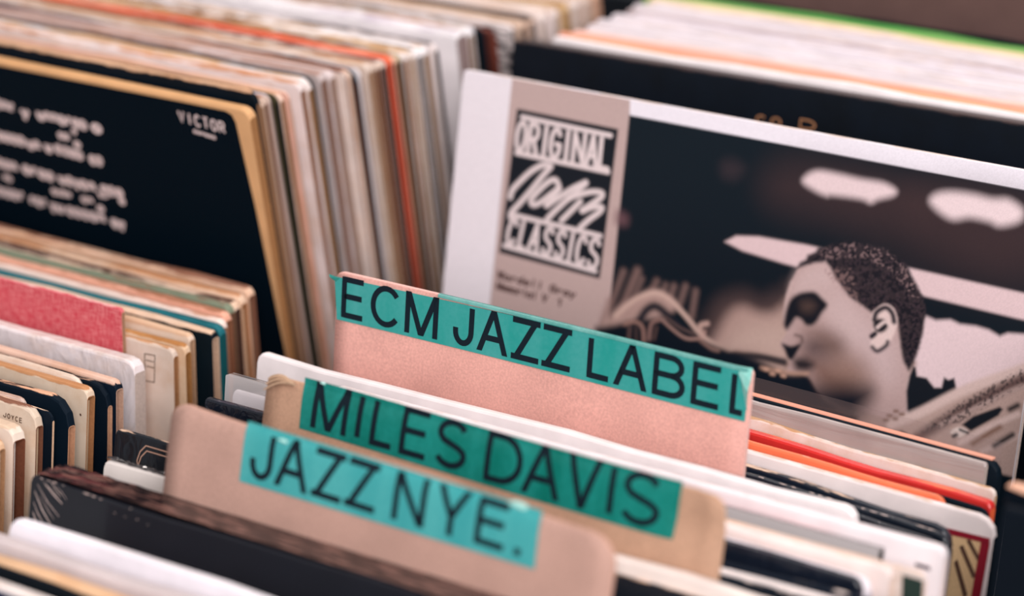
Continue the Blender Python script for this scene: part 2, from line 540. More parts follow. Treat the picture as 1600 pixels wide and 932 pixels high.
class Ink:
    def __init__(s, x0, x1, z0, z1, step, base, seed=3):
        s.nx = int((x1 - x0) / step) + 1
        s.nz = int((z1 - z0) / step) + 1
        s.xs = np.linspace(x0, x1, s.nx)
        s.zs = np.linspace(z0, z1, s.nz)
        s.c = np.empty((s.nz, s.nx, 3))
        s.c[:] = lin(base)[:3]
        s.rng = np.random.default_rng(seed)

    def win(s, P, pad):
        i0, i1 = np.searchsorted(s.xs, [P[:, 0].min() - pad, P[:, 0].max() + pad])
        j0, j1 = np.searchsorted(s.zs, [P[:, 1].min() - pad, P[:, 1].max() + pad])
        return slice(max(j0 - 1, 0), j1 + 1), slice(max(i0 - 1, 0), i1 + 1)

    def sdist(s, P, X, Z, closed):
        d = np.full(X.shape, 1e9)
        ins = np.zeros(X.shape, bool)
        m = len(P)
        for i in range(m if closed else m - 1):
            a = P[i]; b = P[(i + 1) % m]
            ab = b - a
            L2 = ab @ ab + 1e-18
            t = np.clip(((X - a[0]) * ab[0] + (Z - a[1]) * ab[1]) / L2, 0, 1)
            d = np.minimum(d, (X - a[0] - t * ab[0]) ** 2 + (Z - a[1] - t * ab[1]) ** 2)
            if closed:
                cond = ((a[1] > Z) != (b[1] > Z)) & (X < (b[0] - a[0]) * (Z - a[1]) / (b[1] - a[1] + 1e-18) + a[0])
                ins ^= cond
        d = np.sqrt(d)
        return np.where(ins, -d, d) if closed else d

    def put(s, mask, sj, si, col, op):
        c = np.array(lin(col)[:3])
        k = (mask * op)[..., None]
        s.c[sj, si] = s.c[sj, si] * (1 - k) + c * k

    def poly(s, pts, col, soft=0.0004, op=1.0, sm=0):
        P = smooth_closed(pts, 4) if sm else np.array(pts, float)
        sj, si = s.win(P, soft * 2)
        X, Z = np.meshgrid(s.xs[si], s.zs[sj])
        if X.size == 0: return
        d = s.sdist(P, X, Z, True)
        u = np.clip(0.5 - d / (2 * soft), 0, 1)
        s.put(u * u * (3 - 2 * u), sj, si, col, op)

    def line(s, pts, w, col, soft=0.0004, op=1.0, sm=0):
        P = smooth_closed(pts, 4, False) if sm else np.array(pts, float)
        sj, si = s.win(P, soft * 2 + w)
        X, Z = np.meshgrid(s.xs[si], s.zs[sj])
        if X.size == 0: return
        d = s.sdist(P, X, Z, False) - w / 2
        u = np.clip(0.5 - d / (2 * soft), 0, 1)
        s.put(u * u * (3 - 2 * u), sj, si, col, op)

    def curls(s, pts, col, cell, thr, op=1.0):
        """speckle of short tufts inside a polygon (printed hair, grain)"""
        P = np.array(pts, float)
        sj, si = s.win(P, 0.001)
        X, Z = np.meshgrid(s.xs[si], s.zs[sj])
        d = s.sdist(P, X, Z, True)
        g = s.rng.random((int((s.zs[-1] - s.zs[0]) / cell) + 3, int((s.xs[-1] - s.xs[0]) / cell) + 3))
        fx = (X - s.xs[0]) / cell; fz = (Z - s.zs[0]) / cell
        ix = fx.astype(int); iz = fz.astype(int)
        ux = fx - ix; uz = fz - iz
        v = g[iz, ix] * (1 - ux) * (1 - uz) + g[iz, ix + 1] * ux * (1 - uz) + g[iz + 1, ix] * (1 - ux) * uz + g[iz + 1, ix + 1] * ux * uz
        u = np.clip(0.5 - d / 0.002, 0, 1) * np.clip((v - thr) / 0.15, 0, 1)
        s.put(u, sj, si, col, op)

    def grain(s, amt):
        s.c *= 1 + amt * (s.rng.random(s.c.shape[:2])[..., None] - 0.5)

    def mesh(s, name, y):
        X, Z = np.meshgrid(s.xs, s.zs)
        co = np.stack([X, np.full_like(X, y), Z], -1).reshape(-1, 3)
        n, m = s.nz, s.nx
        idx = np.arange(n * m).reshape(n, m)
        q = np.stack([idx[:-1, :-1], idx[:-1, 1:], idx[1:, 1:], idx[1:, :-1]], -1).reshape(-1, 4)
        me = bpy.data.meshes.new(name)
        me.vertices.add(n * m)
        me.vertices.foreach_set('co', co.ravel())
        me.loops.add(q.size)
        me.loops.foreach_set('vertex_index', q.ravel().astype(np.int32))
        me.polygons.add(len(q))
        me.polygons.foreach_set('loop_start', np.arange(0, q.size, 4, dtype=np.int32))
        me.update(calc_edges=True)
        at = me.attributes.new('ink', 'FLOAT_COLOR', 'POINT')
        rgba = np.ones((n * m, 4), np.float32)
        rgba[:, :3] = np.clip(s.c.reshape(-1, 3), 0, 1)
        at.data.foreach_set('color', rgba.ravel())
        return me


# ---------------------------------------------------------------- tables (metres, degrees)
SLEEVES = [
    ('bl1', ((-0.36515, -0.0589, 0.771), 0, -10, 0, 0.315, 0.31377, 0.0052, 'd9a878', 'd6a472', 0.2, 0.6, 0.2, 0.0025, 0.005, 'box', 'black sleeve with tan border and rows of white script', 'record sleeves in the upper left row', {'rimk': 0.72, 'wob': 0})),
    ('bl2', ((-0.36616, -0.05126, 0.771), 0, -10, 0, 0.315, 0.32138, 0.003, '081520', 'caa384', 0.55, 0.6, 0.2, 0.0025, 0.007, 'open', 'black sleeve with chipped top edge behind the tan-bordered black one', 'record sleeves in the upper left row', {'rimk': 0.72})),
    ('bl3', ((-0.37102, -0.04317, 0.771), 0, -10, 0, 0.315, 0.31377, 0.0028, 'd9b69c', 'e0bfa4', 0.4, 0.6, 0.2, 0.0025, 0.004, 'open', 'thin beige sleeve, third from front in upper left row', 'record sleeves in the upper left row', {'rimk': 0.72, 'pale': 0.3})),
    ('bl4', ((-0.37171, -0.03868, 0.771), 0, -10, 0, 0.315, 0.31377, 0.0025, 'c8a48c', 'a57b66', 0.4, 0.6, 0.2, 0.0025, 0.004, 'open', 'thin beige sleeve with mauve-brown edge, fourth from front in upper left row', 'record sleeves in the upper left row', {'rimk': 0.72, 'pale': 0.3})),
    ('bl5', ((-0.37151, -0.03483, 0.771), 0, -10, 0, 0.315, 0.31377, 0.00135, 'd2b0a0', 'cfc4cc', 0.2, 0.6, 0.2, 0.0025, 0.004, 'spine', 'beige sleeve with pale lilac spine, fifth from front in upper left row', 'record sleeves in the upper left row', {'rimk': 0.72, 'pale': 0.3})),
    ('bl6', ((-0.36911, -0.03333, 0.771), 0, -10, 0, 0.315, 0.31377, 0.0026, '3a3520', '0a1822', 0.1, 0.6, 0.2, 0.0025, 0.004, 'spine', 'thin sleeve with black spine and olive top, sixth from front in upper left row', 'record sleeves in the upper left row', {'rimk': 0.72})),
    ('bl7', ((-0.36826, -0.03031, 0.771), 0, -10, 0, 0.315, 0.31377, 0.003, 'e2b49a', 'd7a988', 0.4, 0.6, 0.2, 0.0025, 0.004, 'open', 'peach sleeve, seventh from front in upper left row', 'record sleeves in the upper left row', {'rimk': 0.72, 'pale': 0.3})),
    ('bl8', ((-0.37102, -0.02369, 0.771), 0, -10, 0, 0.315, 0.31072, 0.0028, 'e8c2aa', 'dfb697', 0.4, 0.6, 0.2, 0.0025, 0.004, 'open', 'pale peach sleeve, eighth from front in upper left row', 'record sleeves in the upper left row', {'rimk': 0.72, 'pale': 0.3})),
    ('bl9', ((-0.36771, -0.02372, 0.771), 0, -10, 0, 0.315, 0.31377, 0.001, 'e5a58c', 'f0cdb9', 0.4, 0.6, 0.2, 0.0025, 0.004, 'open', 'salmon sleeve with cream mouth, ninth from front in upper left row', 'record sleeves in the upper left row', {'rimk': 0.72, 'pale': 0.3})),
    ('bl10', ((-0.37717, -0.00839, 0.771), 0, -10, 0, 0.315, 0.30463, 0.00244, 'ecd6d0', '9a6a66', 0.3, 0.6, 0.2, 0.0025, 0.004, 'open', 'pale pink sleeve with mauve edge, tenth from front in upper left row', 'record sleeves in the upper left row', {'rimk': 0.72, 'pale': 0.3})),
    ('bl11', ((-0.36997, -0.01118, 0.771), 0, -10, 0, 0.315, 0.31377, 0.0036, 'eddbda', 'c8906c', 0.3, 0.6, 0.2, 0.0025, 0.004, 'open', 'pinkish white sleeve with tan edge, eleventh from front in upper left row', 'record sleeves in the upper left row', {'rimk': 0.72, 'pale': 0.3})),
    ('bl12', ((-0.37116, -0.00421, 0.771), 0, -10, 0, 0.315, 0.31377, 0.004, 'f0e3e4', 'd9b28e', 0.3, 0.6, 0.2, 0.0025, 0.006, 'open', 'broad white-topped sleeve, twelfth from front in upper left row', 'record sleeves in the upper left row', {'rimk': 0.72, 'pale': 0.3})),
    ('bl13', ((-0.37253, 0.00142, 0.771), 0, -10, 0, 0.315, 0.31377, 0.0024, '0a1822', '0a1822', 0.05, 0.6, 0.2, 0.0025, 0.006, 'spine', 'thin black sleeve with rounded corner, thirteenth from front in upper left row', 'record sleeves in the upper left row', {'rimk': 0.72})),
    ('bl14', ((-0.37106, 0.00756, 0.771), 0, -10, 0, 0.315, 0.31377, 0.00496, 'b9a4a2', 'a98a80', 0.4, 0.6, 0.2, 0.0025, 0.004, 'spine', 'thick grey-mauve sleeve, fourteenth from front in upper left row', 'record sleeves in the upper left row', {'rimk': 0.72, 'pale': 0.3})),
    ('bl15', ((-0.3692, 0.01267, 0.771), 0, -10, 0, 0.315, 0.31377, 0.005, 'cdbcbe', 'c3aca6', 0.4, 0.6, 0.2, 0.0025, 0.004, 'spine', 'grey sleeve with pale top, fifteenth from front in upper left row', 'record sleeves in the upper left row', {'rimk': 0.72, 'pale': 0.3})),
    ('bl16', ((-0.37105, 0.01985, 0.771), 0, -10, 0, 0.315, 0.30971, 0.001, 'caa998', '7d4c40', 0.5, 0.6, 0.2, 0.0025, 0.004, 'open', 'thin beige sleeve with brown edge, sixteenth from front in upper left row', 'record sleeves in the upper left row', {'rimk': 0.72, 'pale': 0.3})),
    ('bl17', ((-0.37301, 0.02581, 0.771), 0, -10, 0, 0.315, 0.30666, 0.0026, 'c39a86', 'b07a5c', 0.5, 0.6, 0.2, 0.0025, 0.004, 'open', 'thin tan sleeve, seventeenth from front in upper left row', 'record sleeves in the upper left row', {'rimk': 0.72, 'pale': 0.3})),
    ('bl18', ((-0.36458, 0.01952, 0.771), 0, -10, 0, 0.315, 0.31377, 0.001, 'ead2c6', '8a5a50', 0.5, 0.6, 0.2, 0.0025, 0.004, 'open', 'cream sleeve with brown mouth, eighteenth from front in upper left row', 'record sleeves in the upper left row', {'rimk': 0.72, 'pale': 0.3})),
    ('bl19', ((-0.36298, 0.02118, 0.771), 0, -10, 0, 0.315, 0.31377, 0.00151, 'e3c4b2', 'd6ab92', 0.5, 0.6, 0.2, 0.0025, 0.004, 'open', 'thin cream sleeve, nineteenth from front in upper left row', 'record sleeves in the upper left row', {'rimk': 0.72, 'pale': 0.3})),
    ('bl20', ((-0.36138, 0.02284, 0.771), 0, -10, 0, 0.315, 0.31377, 0.0026, '10202c', '6a4238', 0.1, 0.6, 0.2, 0.0025, 0.007, 'open', 'dark navy sleeve with rounded top corner, twentieth from front in upper left row', 'record sleeves in the upper left row', {'rimk': 0.72})),
    ('bl21', ((-0.35994, 0.02641, 0.771), 0, -10, 0, 0.315, 0.31377, 0.001, 'e3d8da', 'bba3a4', 0.2, 0.6, 0.2, 0.0025, 0.004, 'spine', 'pale grey-topped sleeve, twenty-first from front in upper left row', 'record sleeves in the upper left row', {'rimk': 0.72, 'pale': 0.3})),
    ('bl22', ((-0.35952, 0.03201, 0.771), 0, -10, 0, 0.315, 0.31377, 0.00421, 'cfb5a4', 'c9a78c', 0.3, 0.6, 0.2, 0.0025, 0.004, 'spine', 'stone-coloured sleeve, twenty-second from front in upper left row', 'record sleeves in the upper left row', {'rimk': 0.72, 'pale': 0.3})),
    ('bl23', ((-0.35899, 0.03637, 0.771), 0, -10, 0, 0.315, 0.31377, 0.00406, 'c6a895', 'a8714c', 0.3, 0.6, 0.2, 0.0025, 0.004, 'open', 'stone sleeve with rust-brown edge, twenty-third from front in upper left row', 'record sleeves in the upper left row', {'rimk': 0.72, 'pale': 0.3})),
    ('bl24', ((-0.35874, 0.04058, 0.771), 0, -10, 0, 0.315, 0.31377, 0.004, 'c9ab98', '6f4a46', 0.3, 0.6, 0.2, 0.0025, 0.004, 'spine', 'broad stone sleeve with dark edge, twenty-fourth from front in upper left row', 'record sleeves in the upper left row', {'rimk': 0.72, 'pale': 0.3})),
    ('bl25', ((-0.35849, 0.04481, 0.771), 0, -10, 0, 0.315, 0.31377, 0.0026, 'c0a08e', '4b3436', 0.2, 0.6, 0.2, 0.0025, 0.004, 'spine', 'stone sleeve with black-brown spine, twenty-fifth from front in upper left row', 'record sleeves in the upper left row', {'rimk': 0.72, 'pale': 0.3})),
    ('bl26', ((-0.35956, 0.05097, 0.771), 0, -10, 0, 0.315, 0.31377, 0.00317, 'f2714e', 'cf4a3c', 0.05, 0.6, 0.2, 0.0025, 0.004, 'spine', 'bright orange-red sleeve, twenty-sixth from front in upper left row', 'record sleeves in the upper left row', {'rimk': 0.72})),
    ('bl27', ((-0.35865, 0.05429, 0.771), 0, -10, 0, 0.315, 0.31377, 0.003, 'e3a07c', 'a0684e', 0.3, 0.6, 0.2, 0.0025, 0.004, 'open', 'thin apricot sleeve, twenty-seventh from front in upper left row', 'record sleeves in the upper left row', {'rimk': 0.72, 'pale': 0.3})),
    ('bl28', ((-0.35801, 0.05745, 0.771), 0, -10, 0, 0.315, 0.31377, 0.00337, '8f7a56', '5d3a30', 0.2, 0.6, 0.2, 0.0025, 0.004, 'open', 'olive-topped sleeve with dark brown edge, twenty-eighth from front in upper left row', 'record sleeves in the upper left row', {'rimk': 0.72, 'pale': 0.3})),
    ('bl29', ((-0.35681, 0.06097, 0.771), 0, -10, 0, 0.315, 0.31377, 0.00356, 'd9c8c2', 'b9824e', 0.3, 0.6, 0.2, 0.0025, 0.004, 'spine', 'pale sleeve with golden-brown spine, twenty-ninth from front in upper left row', 'record sleeves in the upper left row', {'rimk': 0.72, 'pale': 0.3})),
    ('bl30', ((-0.35532, 0.06468, 0.771), 0, -10, 0, 0.315, 0.31377, 0.00357, 'e6dcda', 'd0ae88', 0.3, 0.6, 0.2, 0.0025, 0.004, 'spine', 'white-topped sleeve with sand spine, thirtieth from front in upper left row', 'record sleeves in the upper left row', {'rimk': 0.72, 'pale': 0.3})),
    ('bl31', ((-0.35383, 0.0684, 0.771), 0, -10, 0, 0.315, 0.31377, 0.004, 'ece2e2', '4b3632', 0.2, 0.6, 0.2, 0.0025, 0.004, 'spine', 'white-topped sleeve with black-brown spine, thirty-first from front in upper left row', 'record sleeves in the upper left row', {'rimk': 0.72, 'pale': 0.3})),
    ('bl32', ((-0.35299, 0.07312, 0.771), 0, -10, 0, 0.315, 0.31377, 0.005, 'efe7e8', 'c2a184', 0.2, 0.6, 0.2, 0.0025, 0.004, 'spine', 'broad white sleeve with beige spine, thirty-second from front in upper left row', 'record sleeves in the upper left row', {'rimk': 0.72, 'pale': 0.3})),
    ('bl33', ((-0.35836, 0.08492, 0.771), 0, -10, 0, 0.315, 0.30869, 0.0045, 'efe6e6', '6b3e36', 0.2, 0.6, 0.2, 0.0025, 0.004, 'open', 'white sleeve with brown-red mouth, thirty-third from front in upper left row', 'record sleeves in the upper left row', {'rimk': 0.72, 'pale': 0.3})),
    ('bl34', ((-0.35217, 0.0821, 0.771), 0, -10, 0, 0.315, 0.31377, 0.00355, 'e2d0cc', '382a2c', 0.2, 0.6, 0.2, 0.0025, 0.004, 'spine', 'pinkish sleeve with near-black spine, thirty-fourth from front in upper left row', 'record sleeves in the upper left row', {'rimk': 0.72, 'pale': 0.3})),
    ('bl35', ((-0.35155, 0.10258, 0.771), 0, -10, 0, 0.315, 0.31377, 0.00892, 'e9e1e4', 'c9bcc8', 0.1, 0.6, 0.2, 0.0025, 0.002, 'box', 'thick pale lilac boxed set, thirty-fifth from front in upper left row', 'record sleeves in the upper left row', {'rimk': 0.72, 'pale': 0.3})),
    ('bl36', ((-0.35341, 0.11166, 0.771), 0, -10, 0, 0.315, 0.31377, 0.004, 'e8dcd8', 'b06f48', 0.3, 0.6, 0.2, 0.0025, 0.004, 'open', 'white sleeve with rust edge, thirty-sixth from front in upper left row', 'record sleeves in the upper left row', {'rimk': 0.72, 'pale': 0.3})),
    ('bl37', ((-0.35352, 0.11749, 0.771), 0, -10, 0, 0.315, 0.31377, 0.0045, 'ece6ea', 'b9a492', 0.2, 0.6, 0.2, 0.0025, 0.004, 'spine', 'white sleeve with grey-beige spine, thirty-seventh from front in upper left row', 'record sleeves in the upper left row', {'rimk': 0.72, 'pale': 0.3})),
    ('bl38', ((-0.35393, 0.12318, 0.771), 0, -10, 0, 0.315, 0.31377, 0.001, 'f0e9ee', 'c9b2a4', 0.2, 0.6, 0.2, 0.0025, 0.004, 'spine', 'bright white sleeve, thirty-eighth from front in upper left row', 'record sleeves in the upper left row', {'rimk': 0.72, 'pale': 0.3})),
    ('blb0', ((-0.34934, 0.12411, 0.771), 0, -10, 0, 0.315, 0.31275, 0.003, '0a141c', '0c161e', 0.05, 0.6, 0.2, 0.0025, 0.004, 'spine', 'black sleeve behind the white-topped run', 'record sleeves in the upper left row', {})),  # black sleeve added to stand for the dark gap
    ('blb1', ((-0.34645, 0.12946, 0.771), 0, -10, 0, 0.315, 0.31072, 0.004, '5a2c24', '8a4a3c', 0.2, 0.6, 0.2, 0.0025, 0.004, 'open', 'red-brown sleeve in the dark gap beside the black boxed record', 'record sleeves in the upper left row', {})),
    ('blb2', ((-0.34401, 0.13698, 0.771), 0, -10, 0, 0.315, 0.3092, 0.004, '0a141c', '10181e', 0.05, 0.6, 0.2, 0.0025, 0.004, 'spine', 'black sleeve tucked left of the black boxed record', 'record sleeves in the upper left row', {})),  # black sleeve added where the gap lies in shade
    ('blb3', ((-0.3368, 0.13538, 0.771), 0, -10, 0, 0.315, 0.31377, 0.00224, '0a141c', 'ece0de', 1.0, 0.6, 0.2, 0.0025, 0.004, 'open', 'white sleeve with torn hanging corner above the dark gap', 'record sleeves in the upper left row', {'rim': '0e1418', 'inner': '0a1014'})),  # white sleeve; face, rim and inside coloured black to imitate its shaded side
    ('blb4', ((-0.33665, 0.14298, 0.771), 0, -10, 0, 0.315, 0.31377, 0.005, 'd9bfae', 'cdb09a', 0.5, 0.6, 0.2, 0.0025, 0.004, 'open', 'beige sleeve just behind the torn white sleeve', 'record sleeves in the upper left row', {'rim': '6a5a52'})),
    ('blb5', ((-0.33592, 0.15102, 0.771), 0, -10, 0, 0.315, 0.31377, 0.006, 'cdb09e', '5a4c46', 0.5, 0.6, 0.2, 0.0025, 0.004, 'open', 'stone sleeve with blackened corner far up the left column', 'record sleeves in the upper left row', {'rim': '6a5a52'})),
    ('blb6', ((-0.33505, 0.16228, 0.771), 0, -10, 0, 0.315, 0.31377, 0.006, 'e8dcd8', 'e0cfc8', 0.4, 0.6, 0.2, 0.0025, 0.004, 'open', 'white sleeve far up the left column', 'record sleeves in the upper left row', {})),
    ('blb7', ((-0.3335, 0.17274, 0.771), 0, -10, 0, 0.315, 0.31377, 0.006, 'ece2e2', 'd8c4b8', 0.4, 0.6, 0.2, 0.0025, 0.004, 'open', 'pinkish white sleeve far up the left column', 'record sleeves in the upper left row', {})),
    ('blb8', ((-0.3335, 0.18428, 0.771), 0, -10, 0, 0.315, 0.31377, 0.006, 'cfae86', 'b08a5c', 0.4, 0.6, 0.2, 0.0025, 0.004, 'open', 'golden tan sleeve at the far end of left column', 'record sleeves in the upper left row', {})),
    ('blb9', ((-0.3335, 0.1954, 0.771), 0, -10, 0, 0.315, 0.31377, 0.006, 'e5d8d4', 'cdb6a8', 0.4, 0.6, 0.2, 0.0025, 0.004, 'open', 'pale sleeve at the far top of left column', 'record sleeves in the upper left row', {})),
    ('blb10', ((-0.3335, 0.20647, 0.771), 0, -10, 0, 0.315, 0.31377, 0.006, 'dccac2', 'cdb6a8', 0.4, 0.6, 0.2, 0.0025, 0.004, 'open', 'pale beige sleeve at the far top of left column', 'record sleeves in the upper left row', {})),
    ('blb11', ((-0.3335, 0.21807, 0.771), 0, -10, 0, 0.315, 0.31377, 0.006, 'd7b4a0', 'c79a80', 0.4, 0.6, 0.2, 0.0025, 0.004, 'open', 'peach sleeve at the far top of left column', 'record sleeves in the upper left row', {})),
    ('cover', ((0.00031, -0.06006, 0.771), 0.3, 11, 0, 0.315, 0.31478, 0.0035, 'e9e1e6', 'e3cfc6', 0.2, 0.45, 0.2, 0.0025, 0.003, 'open', 'album sleeve showing a saxophonist photograph and tan block-letter panel', None, {'wob': 0})),
    ('wrapbox', ((-0.00604, -0.00078, 0.771), 1.0, 11, 0, 0.315, 0.31478, 0.0165, '0b121b', '3a2c2c', 0.35, 0.35, 0.3, 0.002, 0.002, 'box', 'thick black shrink-wrapped record with gold letters behind the saxophonist album', None, {'wob': 0})),
    ('mb0', ((0.00663, 0.0174, 0.771), 0.6, 11, 0, 0.315, 0.31478, 0.0039, 'efe6e6', 'efe6e6', 0.15, 0.6, 0.2, 0.003, 0.004, 'open', 'thin white sleeve right behind the black boxed record', 'record sleeves behind the saxophonist album', {})),
    ('mb1', ((0.01063, 0.02152, 0.771), 0.6, 11, 0, 0.315, 0.31478, 0.0034, 'd8a884', 'd8a884', 0.15, 0.6, 0.2, 0.003, 0.004, 'spine', 'thin tan sleeve, second behind the black boxed record', 'record sleeves behind the saxophonist album', {})),
    ('mb2', ((0.00463, 0.02556, 0.771), 0.6, 11, 0, 0.315, 0.31478, 0.0034, 'e8a088', 'e8a088', 0.15, 0.6, 0.2, 0.003, 0.004, 'spine', 'salmon sleeve, third behind the black boxed record', 'record sleeves behind the saxophonist album', {})),
    ('mb3', ((0.01263, 0.02978, 0.771), 0.6, 11, 0, 0.315, 0.31478, 0.0034, 'eba794', 'eba794', 0.15, 0.6, 0.2, 0.003, 0.004, 'open', 'pale salmon sleeve, fourth behind the black boxed record', 'record sleeves behind the saxophonist album', {})),
    ('mb4', ((0.00863, 0.03389, 0.771), 0.6, 11, 0, 0.315, 0.31478, 0.0034, 'f0c8bb', 'f0c8bb', 0.15, 0.6, 0.2, 0.003, 0.004, 'spine', 'peach-pink sleeve, fifth behind the black boxed record', 'record sleeves behind the saxophonist album', {})),
    ('mb5', ((0.01263, 0.04023, 0.771), 0.6, 11, 0, 0.315, 0.31478, 0.0045, 'ddd3d6', 'd6c6c2', 0.15, 0.6, 0.2, 0.003, 0.004, 'spine', 'white sleeve, sixth behind the black boxed record', 'record sleeves behind the saxophonist album', {})),
    ('mb6', ((0.01063, 0.04656, 0.771), 0.6, 11, 0, 0.315, 0.31478, 0.0045, 'dacfd3', 'd6c6c2', 0.15, 0.6, 0.2, 0.003, 0.004, 'open', 'white sleeve, seventh behind the black boxed record', 'record sleeves behind the saxophonist album', {})),
    ('mb7', ((0.01863, 0.05307, 0.771), 0.6, 11, 0, 0.315, 0.31478, 0.0045, 'ded5da', 'd6c6c2', 0.15, 0.6, 0.2, 0.003, 0.004, 'spine', 'white sleeve, eighth behind the black boxed record', 'record sleeves behind the saxophonist album', {})),
    ('mb8', ((0.00863, 0.05945, 0.771), 0.6, 11, 0, 0.315, 0.31478, 0.0045, 'e2d8dc', 'd6c6c2', 0.15, 0.6, 0.2, 0.003, 0.004, 'spine', 'white sleeve, ninth behind the black boxed record', 'record sleeves behind the saxophonist album', {})),
    ('mb9', ((0.01463, 0.06608, 0.771), 0.6, 11, 0, 0.315, 0.31478, 0.0045, 'dad0d6', 'd6c6c2', 0.15, 0.6, 0.2, 0.003, 0.004, 'open', 'white sleeve, tenth behind the black boxed record', 'record sleeves behind the saxophonist album', {})),
    ('mb10', ((0.01063, 0.07266, 0.771), 0.6, 11, 0, 0.315, 0.31478, 0.0045, 'e0d7dd', 'd6c6c2', 0.15, 0.6, 0.2, 0.003, 0.004, 'spine', 'white sleeve, eleventh behind the black boxed record', 'record sleeves behind the saxophonist album', {})),
    ('mb11', ((0.02063, 0.07946, 0.771), 0.6, 11, 0, 0.315, 0.31478, 0.0045, 'd8cdd4', 'd6c6c2', 0.15, 0.6, 0.2, 0.003, 0.004, 'spine', 'white sleeve, twelfth behind the black boxed record', 'record sleeves behind the saxophonist album', {})),
    ('mb12', ((0.01263, 0.08501, 0.771), 0.6, 11, 0, 0.315, 0.31478, 0.0034, 'b9a8aa', 'd6c6c2', 0.15, 0.6, 0.2, 0.003, 0.004, 'open', 'thin grey sleeve, thirteenth behind the black boxed record', 'record sleeves behind the saxophonist album', {})),
    ('mb13', ((0.01663, 0.0896, 0.771), 0.6, 11, 0, 0.315, 0.31478, 0.0045, 'd9ced2', 'd6c6c2', 0.15, 0.6, 0.2, 0.003, 0.004, 'spine', 'white sleeve, fourteenth behind the black boxed record', 'record sleeves behind the saxophonist album', {})),
    ('mb14', ((0.01063, 0.09641, 0.771), 0.6, 11, 0, 0.315, 0.31478, 0.0045, 'dfd6da', 'd6c6c2', 0.15, 0.6, 0.2, 0.003, 0.004, 'spine', 'white sleeve, fifteenth behind the black boxed record', 'record sleeves behind the saxophonist album', {})),
    ('mb15', ((0.01863, 0.10345, 0.771), 0.6, 11, 0, 0.315, 0.31478, 0.0045, 'd6cbd0', 'd6c6c2', 0.15, 0.6, 0.2, 0.003, 0.004, 'open', 'white sleeve, sixteenth behind the black boxed record', 'record sleeves behind the saxophonist album', {})),
    ('mb16', ((0.01463, 0.10926, 0.771), 0.6, 11, 0, 0.315, 0.31478, 0.0045, 'ead8c6', 'd6c6c2', 0.15, 0.6, 0.2, 0.003, 0.004, 'spine', 'cream sleeve, seventeenth behind the black boxed record', 'record sleeves behind the saxophonist album', {})),
    ('mb17', ((0.01063, 0.11512, 0.771), 0.6, 11, 0, 0.315, 0.31478, 0.0045, 'ecd2a8', 'ecd2a8', 0.15, 0.6, 0.2, 0.003, 0.004, 'spine', 'pale yellow sleeve, eighteenth behind the black boxed record', 'record sleeves behind the saxophonist album', {})),
    ('mb18', ((0.00463, 0.12101, 0.771), 0.6, 11, 0, 0.315, 0.31478, 0.0045, '7fae62', '7fae62', 0.15, 0.6, 0.2, 0.003, 0.004, 'open', 'light green sleeve, nineteenth behind the black boxed record', 'record sleeves behind the saxophonist album', {})),
    ('mb19', ((0.00463, 0.12702, 0.771), 0.6, 11, 0, 0.315, 0.31478, 0.0045, '4f9a4a', '4f9a4a', 0.15, 0.6, 0.2, 0.003, 0.004, 'spine', 'green sleeve, twentieth behind the black boxed record', 'record sleeves behind the saxophonist album', {})),
    ('mb20', ((0.00063, 0.13305, 0.771), 0.6, 11, 0, 0.315, 0.31478, 0.0045, '0a1418', '0a1418', 0.15, 0.6, 0.2, 0.003, 0.004, 'spine', 'black sleeve behind the green pair', 'record sleeves behind the saxophonist album', {})),
    ('brown', ((0.00672, 0.1493, 0.78161), 0.6, 11, 0, 0.32, 0.36, 0.012, '5a4440', '4a3834', 0.1, 0.7, 0.15, 0.003, 0.003, 'box', 'dull brown sleeve standing tall behind the green sleeves', None, {})),
    ('d0', ((-0.34694, -0.36015, 0.677), 0, 8, 0, 0.315, 0.31608, 0.004, 'd9b494', 'c39672', 0.4, 0.6, 0.2, 0.0025, 0.004, 'open', 'beige sleeve cut off at the left below the lettered cream sleeve', 'record sleeves in the lower left row', {'rimk': 0.85})),
    ('d1', ((-0.3505, -0.34718, 0.677), 0, 8, 0, 0.315, 0.31608, 0.0075, 'e8d6c6', 'dcc0a6', 0.5, 0.6, 0.2, 0.0025, 0.006, 'open', 'worn cream sleeve in front of the lettered cream sleeve', 'record sleeves in the lower left row', {'rimk': 0.85, 'rim': '8a5540'})),
    ('d2', ((-0.35517, -0.32746, 0.677), 0, 8, 0, 0.315, 0.31608, 0.00475, 'decbb8', '8a5c48', 0.4, 0.6, 0.2, 0.0025, 0.008, 'open', 'yellowed cream sleeve with small dark lettering near its top', 'record sleeves in the lower left row', {'rimk': 0.85, 'wob': 0})),
    ('d2b', ((-0.36811, -0.32109, 0.677), 0, 8, 0, 0.315, 0.31608, 0.0025, 'cdb4a8', 'b89888', 0.4, 0.6, 0.2, 0.0025, 0.004, 'open', 'short greyish sleeve between the lettered cream and black sleeves', 'record sleeves in the lower left row', {'rimk': 0.85})),
    ('d3', ((-0.35047, -0.32227, 0.677), 0, 8, 0, 0.315, 0.31406, 0.00131, '071420', 'ecc9ac', 0.15, 0.6, 0.2, 0.0025, 0.004, 'open', 'black sleeve with thin cream edge behind the lettered cream sleeve', 'record sleeves in the lower left row', {'rimk': 0.85})),
    ('d4', ((-0.34895, -0.31317, 0.677), 0, 8, 0, 0.315, 0.31608, 0.0046, '081622', 'dba888', 0.1, 0.6, 0.2, 0.0025, 0.012, 'open', 'black sleeve with a thick tan edge and large rounded corner', 'record sleeves in the lower left row', {'rimk': 0.85})),
